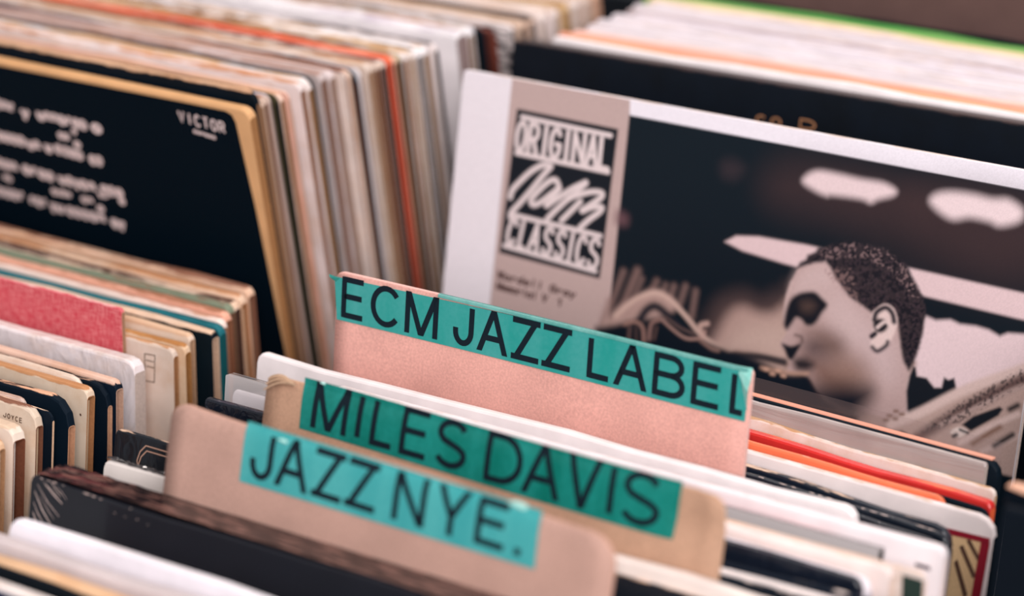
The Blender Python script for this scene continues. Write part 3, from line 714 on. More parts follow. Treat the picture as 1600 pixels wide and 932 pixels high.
    ('d5', ((-0.35121, -0.29826, 0.677), 0, 8, 0, 0.315, 0.31608, 0.0052, 'dcc6b0', 'c08a60', 0.5, 0.6, 0.2, 0.0025, 0.004, 'open', 'mottled cream sleeve with a brown spot and orange-brown mouth', 'record sleeves in the lower left row', {'rimk': 0.85, 'wob': 0})),
    ('d6', ((-0.34677, -0.27888, 0.677), 0, 6, 0, 0.315, 0.31422, 0.0032, '071420', 'e2b294', 0.15, 0.6, 0.2, 0.0025, 0.01, 'open', 'black sleeve with peach edge behind the mottled cream sleeve', 'record sleeves in the lower left row', {'rimk': 0.85})),
    ('d7', ((-0.35939, -0.28171, 0.677), 0, 6, 0, 0.315, 0.31573, 0.00253, 'e3d2c2', 'd9c2b0', 0.4, 0.6, 0.2, 0.0025, 0.007, 'open', 'short cream sleeve with rounded corner between two black sleeves', 'record sleeves in the lower left row', {'rimk': 0.85})),
    ('d8', ((-0.34538, -0.26887, 0.677), 0, 5, 0, 0.315, 0.3142, 0.005, '0c1a2a', 'dcb7a4', 0.68, 0.6, 0.2, 0.0025, 0.004, 'open', 'navy sleeve with flaked white top and cracked corner', 'record sleeves in the lower left row', {'rimk': 0.85})),
    ('d9', ((-0.35287, -0.24164, 0.677), 0, 4, 0, 0.315, 0.31376, 0.0075, 'ecdfe0', 'dfd0cc', 0.4, 0.4, 0.2, 0.0025, 0.006, 'spine', 'thick pinkish white sleeve in crumpled plastic before the red one', 'record sleeves in the lower left row', {'rimk': 0.85, 'coat': 0.6, 'bump': 0.5})),
    ('d10', ((-0.37548, -0.21268, 0.677), 0, 2, 0, 0.315, 0.3282, 0.00229, 'c63a4a', 'e8c4bc', 0.15, 0.6, 0.2, 0.0025, 0.002, 'open', 'red linen-textured sleeve standing above its neighbours', 'record sleeves in the lower left row', {'rimk': 0.85, 'weave': True, 'rim': 'c9a184'})),
    ('d11', ((-0.34745, -0.21519, 0.677), 0, 3, 0, 0.315, 0.31343, 0.0034, 'd9c6b8', 'c08c62', 0.3, 0.6, 0.2, 0.0025, 0.004, 'open', 'pale grey-beige sleeve with an outlined stamp box', 'record sleeves in the lower left row', {'rimk': 0.85, 'wob': 0})),
    ('d12', ((-0.34531, -0.20392, 0.677), 0, 2, 0, 0.315, 0.31319, 0.0042, 'e3c8ac', 'b98450', 0.5, 0.6, 0.2, 0.0025, 0.004, 'open', 'cream sleeve with wide golden-brown mouth', 'record sleeves in the lower left row', {'rimk': 0.85})),
    ('d12b', ((-0.3518, -0.1926, 0.677), 0, 2, 0, 0.315, 0.31319, 0.004, 'e6d2c0', 'dcb89a', 0.6, 0.6, 0.2, 0.0025, 0.003, 'open', 'cream sleeve with black chipped top next to the teal sleeve', 'record sleeves in the lower left row', {'rimk': 0.85})),
    ('d14', ((-0.34432, -0.17971, 0.677), 0, 1, 0, 0.315, 0.31305, 0.005, '0b1820', 'e6c9b2', 0.5, 0.6, 0.2, 0.0025, 0.003, 'open', 'black sleeve with worn cream corner in front of the teal sleeve', 'record sleeves in the lower left row', {'rimk': 0.85})),
    ('d15', ((-0.34515, -0.16738, 0.677), 0, 0, 0, 0.315, 0.313, 0.0046, '1f6a74', '125c66', 0.05, 0.6, 0.2, 0.0025, 0.004, 'spine', 'teal blue sleeve with rounded corner', 'record sleeves in the lower left row', {'rimk': 0.85})),
    ('d16', ((-0.34905, -0.15503, 0.677), 0, -1, 0, 0.315, 0.31305, 0.0042, 'ecd6cb', 'c09078', 0.2, 0.6, 0.2, 0.0025, 0.004, 'open', 'pale pink sleeve right behind the teal sleeve', 'record sleeves in the lower left row', {'rimk': 0.85})),
    ('d17a', ((-0.35323, -0.14725, 0.677), 0, -1, 0, 0.315, 0.31305, 0.005, 'e2a890', 'a87258', 0.2, 0.6, 0.2, 0.0025, 0.004, 'open', 'terracotta pink sleeve behind the pale pink one', 'record sleeves in the lower left row', {'rimk': 0.85})),
    ('d17', ((-0.35774, -0.13406, 0.677), 0, -2, 0, 0.315, 0.31319, 0.005, '7f8a74', '8a6a56', 0.05, 0.6, 0.2, 0.0025, 0.004, 'open', 'grey-green topped sleeve in lower left row', 'record sleeves in the lower left row', {'rimk': 0.85})),
    ('d18a', ((-0.35868, -0.12786, 0.677), 0, -2, 0, 0.315, 0.31319, 0.0045, 'ecd0ba', '5a4038', 0.3, 0.6, 0.2, 0.0025, 0.004, 'open', 'peach sleeve with dark mouth behind the grey-green one', 'record sleeves in the lower left row', {'rimk': 0.85})),
    ('d18', ((-0.36014, -0.11546, 0.677), 0, -3, 0, 0.315, 0.31343, 0.0048, 'e8c8ae', 'c28a62', 0.3, 0.6, 0.2, 0.0025, 0.004, 'open', 'tan sleeve, second from the back of lower left row', 'record sleeves in the lower left row', {'rimk': 0.85})),
    ('d19', ((-0.36368, -0.10478, 0.677), 0, -3, 0, 0.315, 0.31343, 0.0052, 'e4c0a6', '9a6c58', 0.3, 0.6, 0.2, 0.0025, 0.004, 'open', 'tan sleeve, rearmost of the lower left row', 'record sleeves in the lower left row', {'rimk': 0.85})),
    ('n5', ((0.0482, -0.48193, 0.677), 0, 12, 0, 0.315, 0.31999, 0.00321, '141c38', '202a48', 0.2, 0.6, 0.2, 0.0025, 0.004, 'open', 'navy sleeve at the very front of lower left corner', 'record sleeves in the lower middle row', {})),
    ('n4', ((0.04502, -0.47857, 0.677), 0, 12, 0, 0.315, 0.31999, 0.008, 'ece2de', 'e0cfc6', 0.2, 0.6, 0.2, 0.0025, 0.004, 'open', 'white sleeve just behind the navy one at the very front', 'record sleeves in the lower middle row', {})),
    ('n3', ((0.03345, -0.46638, 0.677), 0, 12, 0, 0.315, 0.31999, 0.0028, '0b1218', '0b1218', 0.05, 0.6, 0.2, 0.0025, 0.004, 'open', 'thin black sleeve near the very front', 'record sleeves in the lower middle row', {})),
    ('n2', ((0.0305, -0.46327, 0.677), 0, 12, 0, 0.315, 0.31999, 0.008, 'c89a78', 'e0b690', 0.6, 0.6, 0.2, 0.0025, 0.004, 'open', 'gold-flecked tan sleeve near the very front', 'record sleeves in the lower middle row', {})),
    ('n1', ((0.01768, -0.44975, 0.677), 0, 12, 0, 0.315, 0.31999, 0.008, 'cdc0c0', 'c9bcbc', 0.1, 0.6, 0.2, 0.0025, 0.004, 'open', 'greyish white sleeve in front of the long white one', 'record sleeves in the lower middle row', {'coat': 0.2})),
    ('e0', ((0.02112, -0.43261, 0.677), 0, 12, 0, 0.315, 0.31999, 0.005, 'f0eaf0', 'efe6e8', 0.1, 0.6, 0.2, 0.005, 0.004, 'open', 'bright white sleeve in front of the shrink-wrapped black record', 'record sleeves in the lower middle row', {})),
    ('box', ((0.00211, -0.39935, 0.677), 0, 12, 0, 0.315, 0.31999, 0.0212, '14161e', '2a2024', 0.0, 0.3, 0.2, 0.002, 0.004, 'box', 'thick black shrink-wrapped boxed record with wrinkled plastic end', 'record sleeves in the lower middle row', {'coat': 0.6, 'bump': 0.0})),
    ('e2', ((0.00508, -0.35636, 0.677), 0, 12, 0, 0.315, 0.31079, 0.0035, 'ece2dc', 'e6d8d0', 0.1, 0.6, 0.2, 0.0025, 0.004, 'spine', 'white sleeve topped with black wrinkled wrap beside the mauve divider', 'record sleeves in the lower middle row', {})),
    ('e3', ((-0.00574, -0.33668, 0.677), 0, 12, 0, 0.315, 0.31488, 0.00303, '0f151e', 'd8b49a', 0.15, 0.3, 0.2, 0.0025, 0.004, 'spine', 'black shrink-wrapped sleeve with an outlined oval emblem', 'record sleeves in the lower middle row', {'wob': 0, 'coat': 0.5, 'bump': 0.3})),
    ('e3b', ((0.01862, -0.28934, 0.677), 0, 9, 0, 0.315, 0.31994, 0.00395, '141a26', '3a3440', 0.1, 0.3, 0.2, 0.001, 0.004, 'spine', 'black crinkled wrapped sleeve peeking above the mauve divider', 'record sleeves in the lower middle row', {'coat': 0.6, 'bump': 0.6})),
    ('e4', ((0.01631, -0.26544, 0.677), 0, 9, 0, 0.315, 0.31488, 0.003, 'f0ecf2', 'efe6ea', 0.05, 0.6, 0.2, 0.002, 0.004, 'spine', 'white record inside a clear plastic sleeve left of the brown divider', 'record sleeves in the lower middle row', {})),
    ('e7', ((0.00313, -0.22777, 0.677), 0, 8.5, 0, 0.302, 0.31648, 0.0052, 'efe6e6', 'f0e4e2', 0.2, 0.6, 0.2, 0.0035, 0.006, 'open', 'long white sleeve between the brown and pink dividers', 'record sleeves in the lower middle row', {})),
    ('f0', ((0.08078, -0.31481, 0.677), 0, 8.5, 0, 0.29, 0.31648, 0.005, 'eadcd4', 'e8d6ce', 0.1, 0.6, 0.2, 0.0025, 0.004, 'open', 'off-white sleeve at the very bottom of right-hand fan', 'record sleeves in the lower middle row', {})),
    ('f1', ((0.0771, -0.30623, 0.677), 0, 8.5, 0, 0.29, 0.31648, 0.003, '0e1620', 'e8d6ce', 0.0, 0.6, 0.2, 0.0025, 0.004, 'spine', 'black sleeve, frontmost of the right-hand fan', 'record sleeves in the lower middle row', {})),
    ('f1w', ((0.07468, -0.30056, 0.677), 0, 8.5, 0, 0.29, 0.31648, 0.0034, 'efe2de', 'e8d6ce', 0.1, 0.6, 0.2, 0.0025, 0.004, 'spine', 'thin white sleeve between two black ones in right-hand fan', 'record sleeves in the lower middle row', {})),
    ('f1b', ((0.07222, -0.29482, 0.677), 0, 8.5, 0, 0.29, 0.31648, 0.0026, '121a26', 'e8d6ce', 0.0, 0.6, 0.2, 0.0025, 0.004, 'spine', 'second black sleeve of the right-hand fan', 'record sleeves in the lower middle row', {})),
    ('f2', ((0.07374, -0.28197, 0.677), 0, 8.5, 0, 0.26, 0.31648, 0.0085, 'efe8ee', 'b9b4c0', 0.1, 0.6, 0.2, 0.0025, 0.006, 'spine', 'white sleeve with greyish spine low in right-hand fan', 'record sleeves in the lower middle row', {})),
    ('f3', ((0.07924, -0.27062, 0.677), 0, 8.5, 0, 0.26, 0.3185, 0.00527, 'ead8d2', 'e0c8ba', 0.2, 0.6, 0.2, 0.0025, 0.004, 'open', 'off-white sleeve with tan mouth and plastic glint', 'record sleeves in the lower middle row', {})),
    ('f4', ((0.09116, -0.26505, 0.677), 0, 8.5, 0, 0.26, 0.31749, 0.00178, 'd8c8c0', 'e0bfa8', 0.3, 0.6, 0.2, 0.0025, 0.003, 'open', 'grey-cream sleeve with dark green print in right-hand fan', 'record sleeves in the lower middle row', {'wob': 0})),
    ('f6', ((0.1072, -0.25486, 0.677), 0, 8.5, 0, 0.2, 0.31648, 0.0022, 'c03028', 'c8453c', 0.05, 0.6, 0.2, 0.0025, 0.004, 'spine', 'thin red sleeve under the long white one in right-hand fan', 'record sleeves in the lower middle row', {})),
    ('f5', ((0.06239, -0.24991, 0.677), 0, 8.5, 0, 0.29, 0.32153, 0.005, 'f0e6e8', 'e8d6d2', 0.1, 0.6, 0.2, 0.0025, 0.004, 'open', 'white sleeve with a squared corner before the glossy black group', 'record sleeves in the lower middle row', {'wob': 0})),
    ('f8', ((0.13082, -0.18792, 0.677), -4.5, 8.5, 0, 0.2, 0.3003, 0.0034, '0a1420', '12202e', 0.1, 0.6, 0.2, 0.0025, 0.006, 'spine', 'glossy black wrapped sleeve, first of three in right-hand fan', 'record sleeves in the lower middle row', {'coat': 0.6, 'bump': 0.3})),
    ('f8b', ((0.13282, -0.18272, 0.677), -4.5, 8.5, 0, 0.2, 0.3003, 0.0038, '0a1624', '0a1624', 0.1, 0.6, 0.2, 0.0025, 0.006, 'spine', 'glossy black wrapped sleeve, second of three in right-hand fan', 'record sleeves in the lower middle row', {'coat': 0.6, 'bump': 0.3})),
    ('f8c', ((0.13131, -0.17743, 0.677), -4.5, 8.5, 0, 0.2, 0.30131, 0.0038, '0c1828', 'd8b8a0', 0.12, 0.6, 0.2, 0.0025, 0.008, 'open', 'glossy black wrapped sleeve, third of three in right-hand fan', 'record sleeves in the lower middle row', {'coat': 0.6, 'bump': 0.3})),
    ('f9', ((0.06679, -0.17089, 0.677), -2.2, 8.5, 0, 0.28, 0.30434, 0.0034, 'efe2e0', 'd9c0b0', 0.2, 0.6, 0.2, 0.0025, 0.008, 'open', 'cream sleeve with a dark red frame and brown slanted strokes', 'record sleeves in the lower middle row', {'wob': 0, 'rim': '0c1822'})),
    ('f10', ((0.17912, -0.1632, 0.677), -3, 8.5, 0, 0.16, 0.30232, 0.0022, '0a1620', '0a1620', 0.05, 0.6, 0.2, 0.0025, 0.004, 'spine', 'thin black sleeve behind the red-framed cream one', 'record sleeves in the lower middle row', {})),
    ('f11', ((0.20002, -0.16638, 0.677), -5, 8.5, 0, 0.12, 0.30535, 0.0028, 'f07a52', 'e8c4b4', 0.05, 0.6, 0.2, 0.0025, 0.004, 'spine', 'short orange sleeve in right-hand fan', 'record sleeves in the lower middle row', {'coat': 0.3})),
    ('f12', ((0.17709, -0.15292, 0.677), -5, 8.5, 0, 0.16, 0.30333, 0.005, 'd9302c', 'e8643c', 0.15, 0.6, 0.2, 0.0025, 0.003, 'spine', 'glossy bright red sleeve in right-hand fan', 'record sleeves in the lower middle row', {'coat': 0.7, 'bump': 0.15})),
    ('f13', ((0.13552, -0.142, 0.677), -4.5, 8.5, 0, 0.2, 0.30535, 0.0026, 'ecdcd4', 'd0a884', 0.3, 0.6, 0.2, 0.0025, 0.003, 'open', 'thin white sleeve with tan mouth behind the bright red one', 'record sleeves in the lower middle row', {})),
    ('f14', ((0.07918, -0.13896, 0.677), -3.4, 8.5, 0, 0.25, 0.31344, 0.00285, 'a89a96', 'b8a8a0', 0.05, 0.35, 0.5, 0.0025, 0.001, 'spine', 'satin grey sleeve in cloudy plastic in right-hand fan', 'record sleeves in the lower middle row', {'coat': 0.6, 'bump': 0.5, 'streak': 1})),
    ('f15', ((0.01941, -0.13543, 0.677), -2.8, 8.5, 0, 0.315, 0.31344, 0.005, '0a1620', '0a1620', 0.05, 0.6, 0.2, 0.0025, 0.006, 'box', 'black sleeve with salmon top rim before the saxophonist album', 'record sleeves in the lower middle row', {'wob': 0})),
    ('r1', ((0.37488, -0.25402, 0.677), 0, 8, 0, 0.315, 0.35647, 0.005, '070f18', 'e8b8a0', 0.75, 0.6, 0.1, 0.0025, 0.004, 'spine', 'black wrapped sleeve with frayed pink top in right bin', None, {})),
    ('r2', ((0.38056, -0.27232, 0.677), 0, 8, 0, 0.315, 0.35647, 0.004, '070f18', '0a1218', 0.05, 0.6, 0.2, 0.0025, 0.004, 'spine', 'black sleeve in front of the frayed one in right bin', None, {})),
]
PRINT = [
    ('p', [(-0.00997, 0.3192), (0.02925, 0.31797), (0.02939, 0.16903), (-0.01596, 0.15922)], 'e3dbe1', 1, 1.0, 0),
    ('p', [(0.02898, 0.3202), (0.09717, 0.31797), (0.09869, 0.16407), (0.0298, 0.14858)], 'b8a09c', 1, 1.0, 0),
    ('p', [(0.09627, 0.31941), (0.32764, 0.31999), (0.32989, 0.30566), (0.09749, 0.30695)], 'e6e0e8', 1, 1.0, 0),
    ('p', [(0.17476, 0.29024), (0.19331, 0.30117), (0.24558, 0.29818), (0.25388, 0.28465), (0.21016, 0.27503), (0.17991, 0.2772)], '4a3434', 50, 0.45, 1),
    ('p', [(0.24643, 0.29232), (0.2698, 0.30397), (0.31279, 0.30139), (0.31586, 0.28145), (0.29365, 0.26826), (0.25825, 0.27643)], '4a3434', 50, 0.45, 1),
    ('p', [(0.21783, 0.2902), (0.33183, 0.29325), (0.33672, 0.26206), (0.25072, 0.26288)], '3a2a2c', 70, 0.5, 1),
    ('p', [(0.19315, 0.29039), (0.19491, 0.29439), (0.20047, 0.2972), (0.21029, 0.29739), (0.22173, 0.29697), (0.23298, 0.29715), (0.23937, 0.29497), (0.23851, 0.29209), (0.23158, 0.28903), (0.22802, 0.28687), (0.22304, 0.28779), (0.20848, 0.28699), (0.20596, 0.28623), (0.2002, 0.28735)], 'dcc6c8', 9, 1, 1),
    ('p', [(0.25715, 0.29246), (0.25908, 0.2964), (0.26591, 0.29882), (0.27665, 0.29956), (0.28592, 0.29916), (0.29338, 0.30021), (0.29985, 0.29756), (0.3013, 0.294), (0.29879, 0.29059), (0.29132, 0.28772), (0.28595, 0.2888), (0.2767, 0.28887), (0.26928, 0.2866), (0.26277, 0.28839)], 'dfcacc', 11, 1, 1),
    ('p', [(0.14997, 0.29214), (0.15547, 0.29465), (0.16164, 0.29198), (0.15837, 0.28579), (0.1515, 0.28583)], '30282e', 16, 0.8, 1),
    ('p', [(0.09672, 0.25883), (0.10234, 0.25728), (0.10219, 0.25274), (0.09637, 0.25295)], '6a4a50', 12, 0.8, 1),
    ('p', [(0.15668, 0.2547), (0.16202, 0.25855), (0.17373, 0.26045), (0.19887, 0.26117), (0.25111, 0.26022), (0.3431, 0.25896), (0.34494, 0.2473), (0.30598, 0.24745), (0.25915, 0.24873), (0.21384, 0.24888), (0.18867, 0.25017), (0.16632, 0.25212)], 'd6bcbe', 4, 1.0, 0),
    ('p', [(0.25939, 0.2384), (0.26238, 0.23963), (0.2676, 0.23858), (0.27458, 0.24034), (0.27944, 0.23922), (0.28713, 0.23992), (0.29339, 0.23942), (0.29891, 0.23757), (0.30255, 0.23984), (0.30704, 0.24049), (0.33941, 0.24495), (0.3451, 0.18955), (0.28186, 0.1806), (0.25447, 0.19289)], 'dac2c5', 5, 1.0, 0),
    ('p', [(0.14917, 0.19817), (0.15346, 0.21358), (0.159, 0.22434), (0.16935, 0.22962), (0.17972, 0.22888), (0.18987, 0.2341), (0.19568, 0.2359), (0.20089, 0.19819), (0.18, 0.2016), (0.16625, 0.2012)], '5c4846', 34, 0.9, 1),
    ('p', [(0.15648, 0.20135), (0.1593, 0.2116), (0.16426, 0.22126), (0.17064, 0.22512), (0.17973, 0.22381), (0.18635, 0.22518), (0.19054, 0.2292), (0.19472, 0.23068), (0.20067, 0.19973), (0.17983, 0.20284), (0.16617, 0.20182)], 'a78a82', 16, 1, 1),
    ('p', [(0.16596, 0.20338), (0.17143, 0.21414), (0.18433, 0.22002), (0.19607, 0.22088), (0.20059, 0.20035), (0.1815, 0.2032)], 'bda298', 30, 0.8, 1),
    ('l', [(0.09359, 0.19616), (0.09768, 0.21347)], 8, '8e706a', 9, 0.75, 0),
    ('l', [(0.09622, 0.20166), (0.10369, 0.22937)], 8, '8e706a', 9, 0.75, 0),
    ('l', [(0.10264, 0.203), (0.11141, 0.23121)], 11, '8e706a', 9, 0.75, 0),
    ('l', [(0.10979, 0.21266), (0.11436, 0.2279)], 5, '8e706a', 9, 0.75, 0),
    ('l', [(0.11764, 0.21622), (0.12256, 0.22824)], 7, '8e706a', 9, 0.75, 0),
    ('l', [(0.13073, 0.22018), (0.13225, 0.22759)], 7, '8e706a', 9, 0.75, 0),
    ('l', [(0.13651, 0.21942), (0.13846, 0.22883)], 7, '8e706a', 9, 0.75, 0),
    ('l', [(0.14378, 0.21512), (0.14427, 0.22743)], 7, '8e706a', 9, 0.75, 0),
    ('l', [(0.12517, 0.21905), (0.12767, 0.22732)], 5, '8e706a', 9, 0.75, 0),
    ('p', [(0.09519, 0.19815), (0.09868, 0.20546), (0.1044, 0.21222), (0.1117, 0.21762), (0.11828, 0.22252), (0.12452, 0.2241), (0.13006, 0.22263), (0.13521, 0.21851), (0.12963, 0.21219), (0.118, 0.20783), (0.10903, 0.20433), (0.10254, 0.19804)], 'b3938b', 9, 0.9, 1),
    ('l', [(0.1022, 0.20652), (0.11115, 0.2162), (0.12189, 0.22228), (0.13065, 0.22081), (0.14111, 0.21392), (0.15015, 0.20678), (0.15827, 0.20367), (0.16887, 0.2024), (0.18088, 0.20274), (0.19438, 0.20121)], 8, 'c4a59a', 4, 1.0, 1),
    ('l', [(0.16958, 0.20223), (0.18154, 0.20289), (0.19533, 0.20174), (0.20378, 0.20168)], 9, '8a7068', 4, 0.8, 1),
    ('l', [(0.11531, 0.20629), (0.11879, 0.21288), (0.12344, 0.21578), (0.12946, 0.21345), (0.13583, 0.20829)], 14, '141924', 7, 1.0, 1),
    ('l', [(0.13472, 0.2113), (0.14398, 0.20547), (0.15081, 0.20175)], 8, '20222c', 5, 0.9, 1),
    ('p', [(0.09148, 0.19836), (0.10205, 0.20189), (0.11245, 0.20602), (0.13342, 0.21038), (0.15193, 0.20393), (0.18009, 0.20098), (0.19946, 0.19629), (0.20871, 0.19516), (0.21951, 0.18492), (0.19335, 0.17896), (0.0942, 0.1764)], '0d1620', 8, 1.0, 0),
    ('l', [(0.12813, 0.20993), (0.13391, 0.20659), (0.14213, 0.20346), (0.14997, 0.20545), (0.15195, 0.20909)], 4, 'a9857c', 3, 1.0, 1),
    ('l', [(0.12971, 0.21156), (0.13798, 0.20809), (0.14596, 0.20654)], 3, '6a5450', 3, 1.0, 1),
    ('l', [(0.15092, 0.20629), (0.14889, 0.21102), (0.15248, 0.21306)], 8, 'bb9a90', 4, 1.0, 1),
    ('l', [(0.14903, 0.2046), (0.15575, 0.20152), (0.16, 0.20114)], 5, '8a6c64', 4, 1.0, 1),
    ('l', [(0.1077, 0.2034), (0.11319, 0.20585), (0.11778, 0.20387), (0.11938, 0.19701)], 5, 'a07a70', 4, 1.0, 1),
    ('l', [(0.11073, 0.20239), (0.11091, 0.19521)], 4, '6c524e', 4, 1.0, 1),
    ('l', [(0.11426, 0.20313), (0.11515, 0.19611)], 3, '5c4642', 3, 1.0, 1),
    ('l', [(0.12202, 0.19888), (0.12245, 0.2068), (0.12639, 0.20957)], 5, '94716a', 4, 1.0, 1),
    ('l', [(0.12482, 0.19947), (0.12549, 0.20548)], 4, '5c4642', 3, 1.0, 1),
    ('l', [(0.16811, 0.20031), (0.18158, 0.20258), (0.19516, 0.20297)], 12, '101722', 4, 0.9, 1),
    ('p', [(0.2193, 0.21009), (0.25877, 0.21863), (0.25803, 0.20611), (0.25947, 0.19402), (0.26221, 0.18843), (0.24723, 0.17555), (0.21972, 0.18338)], 'a68c86', 5, 1, 1),
    ('p', [(0.24786, 0.21627), (0.25765, 0.2153), (0.25884, 0.19388), (0.24977, 0.19181)], 'b8a09c', 20, 0.7, 1),
    ('p', [(0.19615, 0.24944), (0.20069, 0.25282), (0.21025, 0.25562), (0.22206, 0.26037), (0.24537, 0.25574), (0.25949, 0.24636), (0.26185, 0.23463), (0.26041, 0.22268), (0.25818, 0.21388), (0.25815, 0.20304), (0.25987, 0.19349), (0.25043, 0.18727), (0.23554, 0.18857), (0.2223, 0.18872), (0.21377, 0.19249), (0.20976, 0.19729), (0.2062, 0.19873), (0.2008, 0.19881), (0.19707, 0.19894), (0.19795, 0.20231), (0.19786, 0.20546), (0.19505, 0.20866), (0.19212, 0.21025), (0.1924, 0.21316), (0.19457, 0.2171), (0.1932, 0.21965), (0.19137, 0.22559), (0.19175, 0.23511), (0.19345, 0.24235)], 'b39895', 3, 1.0, 0),
    ('p', [(0.22865, 0.237), (0.25012, 0.22294), (0.2496, 0.20424), (0.2289, 0.21217), (0.21673, 0.22833), (0.21781, 0.2441)], 'c6aeae', 34, 0.8, 1),
    ('p', [(0.1988, 0.24965), (0.21139, 0.2546), (0.2146, 0.24345), (0.2019, 0.23935), (0.19539, 0.23803)], 'c8b0af', 20, 0.7, 1),
    ('p', [(0.2043, 0.21001), (0.2193, 0.21009), (0.23295, 0.2068), (0.23785, 0.19537), (0.22916, 0.18712), (0.21725, 0.18916), (0.21066, 0.1956), (0.20786, 0.2013)], '6c4c42', 40, 0.9, 1),
    ('p', [(0.20573, 0.21662), (0.21445, 0.22097), (0.22291, 0.21963), (0.22293, 0.21245), (0.21446, 0.20905), (0.20666, 0.20989)], '40353a', 24, 0.85, 1),
    ('p', [(0.20314, 0.22079), (0.20756, 0.22266), (0.21724, 0.22469), (0.22378, 0.22044), (0.21844, 0.21618), (0.20768, 0.21703)], '7c5f56', 26, 0.6, 1),
    ('p', [(0.21865, 0.21466), (0.23367, 0.2132), (0.24015, 0.20214), (0.23114, 0.19638), (0.22058, 0.20095)], '8f7064', 36, 0.6, 1),
    ('l', [(0.19386, 0.2418), (0.19242, 0.23273), (0.1927, 0.22334)], 4, 'c8b0ac', 4, 0.6, 1),
    ('p', [(0.20242, 0.24039), (0.21866, 0.23806), (0.22951, 0.23098), (0.22761, 0.22126), (0.21534, 0.22647), (0.21266, 0.23373)], 'c4acaa', 24, 0.7, 1),
    ('p', [(0.19991, 0.20527), (0.2057, 0.20716), (0.21068, 0.20508), (0.20786, 0.2013), (0.2019, 0.20063)], '2a2428', 10, 1, 1),
    ('p', [(0.21183, 0.19205), (0.22118, 0.19667), (0.23398, 0.19952), (0.24131, 0.19865), (0.23872, 0.1893), (0.23313, 0.18235), (0.21951, 0.18492)], '161a24', 26, 1, 1),
    ('p', [(0.17466, 0.19017), (0.2082, 0.19885), (0.21468, 0.19079), (0.22595, 0.18639), (0.23606, 0.18492), (0.23452, 0.17256), (0.17374, 0.17125)], '0f1722', 6, 1, 0),
    ('p', [(0.19294, 0.21169), (0.19771, 0.21144), (0.20249, 0.21341), (0.20136, 0.20938), (0.19925, 0.20513), (0.19687, 0.20525), (0.19472, 0.20859)], '12161f', 4, 1, 1),
    ('l', [(0.19928, 0.21714), (0.20235, 0.21685), (0.20301, 0.21447)], 4, '4a3836', 4, 0.8, 1),
    ('l', [(0.18396, 0.19767), (0.19916, 0.19845), (0.20803, 0.20008)], 5, 'b08a78', 4, 0.9, 1),
    ('l', [(0.18571, 0.19741), (0.18708, 0.19739)], 5, 'c79c88', 3, 1, 0),
    ('l', [(0.18932, 0.19597), (0.19069, 0.19595)], 5, 'c79c88', 3, 1, 0),
    ('l', [(0.19208, 0.19817), (0.19345, 0.19815)], 5, 'c79c88', 3, 1, 0),
    ('l', [(0.19506, 0.19627), (0.19642, 0.19625)], 5, 'c79c88', 3, 1, 0),
    ('p', [(0.19237, 0.22327), (0.19292, 0.22905), (0.19458, 0.23411), (0.19816, 0.23734), (0.20259, 0.23917), (0.20652, 0.23965), (0.21013, 0.23758), (0.2135, 0.23483), (0.21115, 0.23029), (0.20912, 0.22581), (0.20678, 0.22344), (0.20382, 0.22313), (0.2012, 0.2251), (0.19846, 0.22548), (0.19684, 0.22262), (0.19464, 0.21901), (0.19279, 0.2202)], '12161f', 5, 1, 1),
    ('p', [(0.2001, 0.23303), (0.20383, 0.23505), (0.20741, 0.23328), (0.20524, 0.2297), (0.20126, 0.22951)], '4a3a36', 12, 0.9, 1),
    ('p', [(0.19583, 0.24938), (0.1968, 0.25206), (0.19951, 0.25415), (0.20019, 0.25646), (0.20386, 0.25872), (0.20518, 0.26114), (0.20928, 0.26254), (0.21328, 0.26454), (0.2199, 0.26641), (0.22763, 0.26697), (0.23737, 0.26669), (0.24479, 0.26416), (0.25036, 0.26098), (0.25322, 0.25668), (0.25669, 0.2525), (0.25945, 0.24879), (0.26155, 0.24313), (0.26238, 0.23963), (0.26228, 0.23167), (0.26152, 0.22384), (0.25996, 0.21704), (0.25809, 0.21231), (0.25499, 0.21596), (0.25283, 0.22198), (0.25081, 0.22925), (0.24888, 0.23592), (0.24676, 0.23948), (0.24302, 0.24086), (0.2397, 0.23926), (0.23599, 0.23572), (0.2311, 0.23812), (0.22695, 0.23975), (0.22343, 0.24151), (0.21964, 0.24508), (0.21593, 0.24806), (0.21301, 0.25244), (0.20965, 0.25519), (0.20393, 0.25345), (0.19896, 0.25093)], '17171f', 4, 1.0, 0),
    ('c', [(0.19583, 0.24938), (0.1968, 0.25206), (0.19951, 0.25415), (0.20019, 0.25646), (0.20386, 0.25872), (0.20518, 0.26114), (0.20928, 0.26254), (0.21328, 0.26454), (0.2199, 0.26641), (0.22763, 0.26697), (0.23737, 0.26669), (0.24479, 0.26416), (0.25036, 0.26098), (0.25322, 0.25668), (0.25669, 0.2525), (0.25945, 0.24879), (0.26155, 0.24313), (0.26238, 0.23963), (0.26228, 0.23167), (0.26152, 0.22384), (0.25996, 0.21704), (0.25809, 0.21231), (0.25499, 0.21596), (0.25283, 0.22198), (0.25081, 0.22925), (0.24888, 0.23592), (0.24676, 0.23948), (0.24302, 0.24086), (0.2397, 0.23926), (0.23599, 0.23572), (0.2311, 0.23812), (0.22695, 0.23975), (0.22343, 0.24151), (0.21964, 0.24508), (0.21593, 0.24806), (0.21301, 0.25244), (0.20965, 0.25519), (0.20393, 0.25345), (0.19896, 0.25093)], '54434a', 0.0008, 0.55, 0.38),
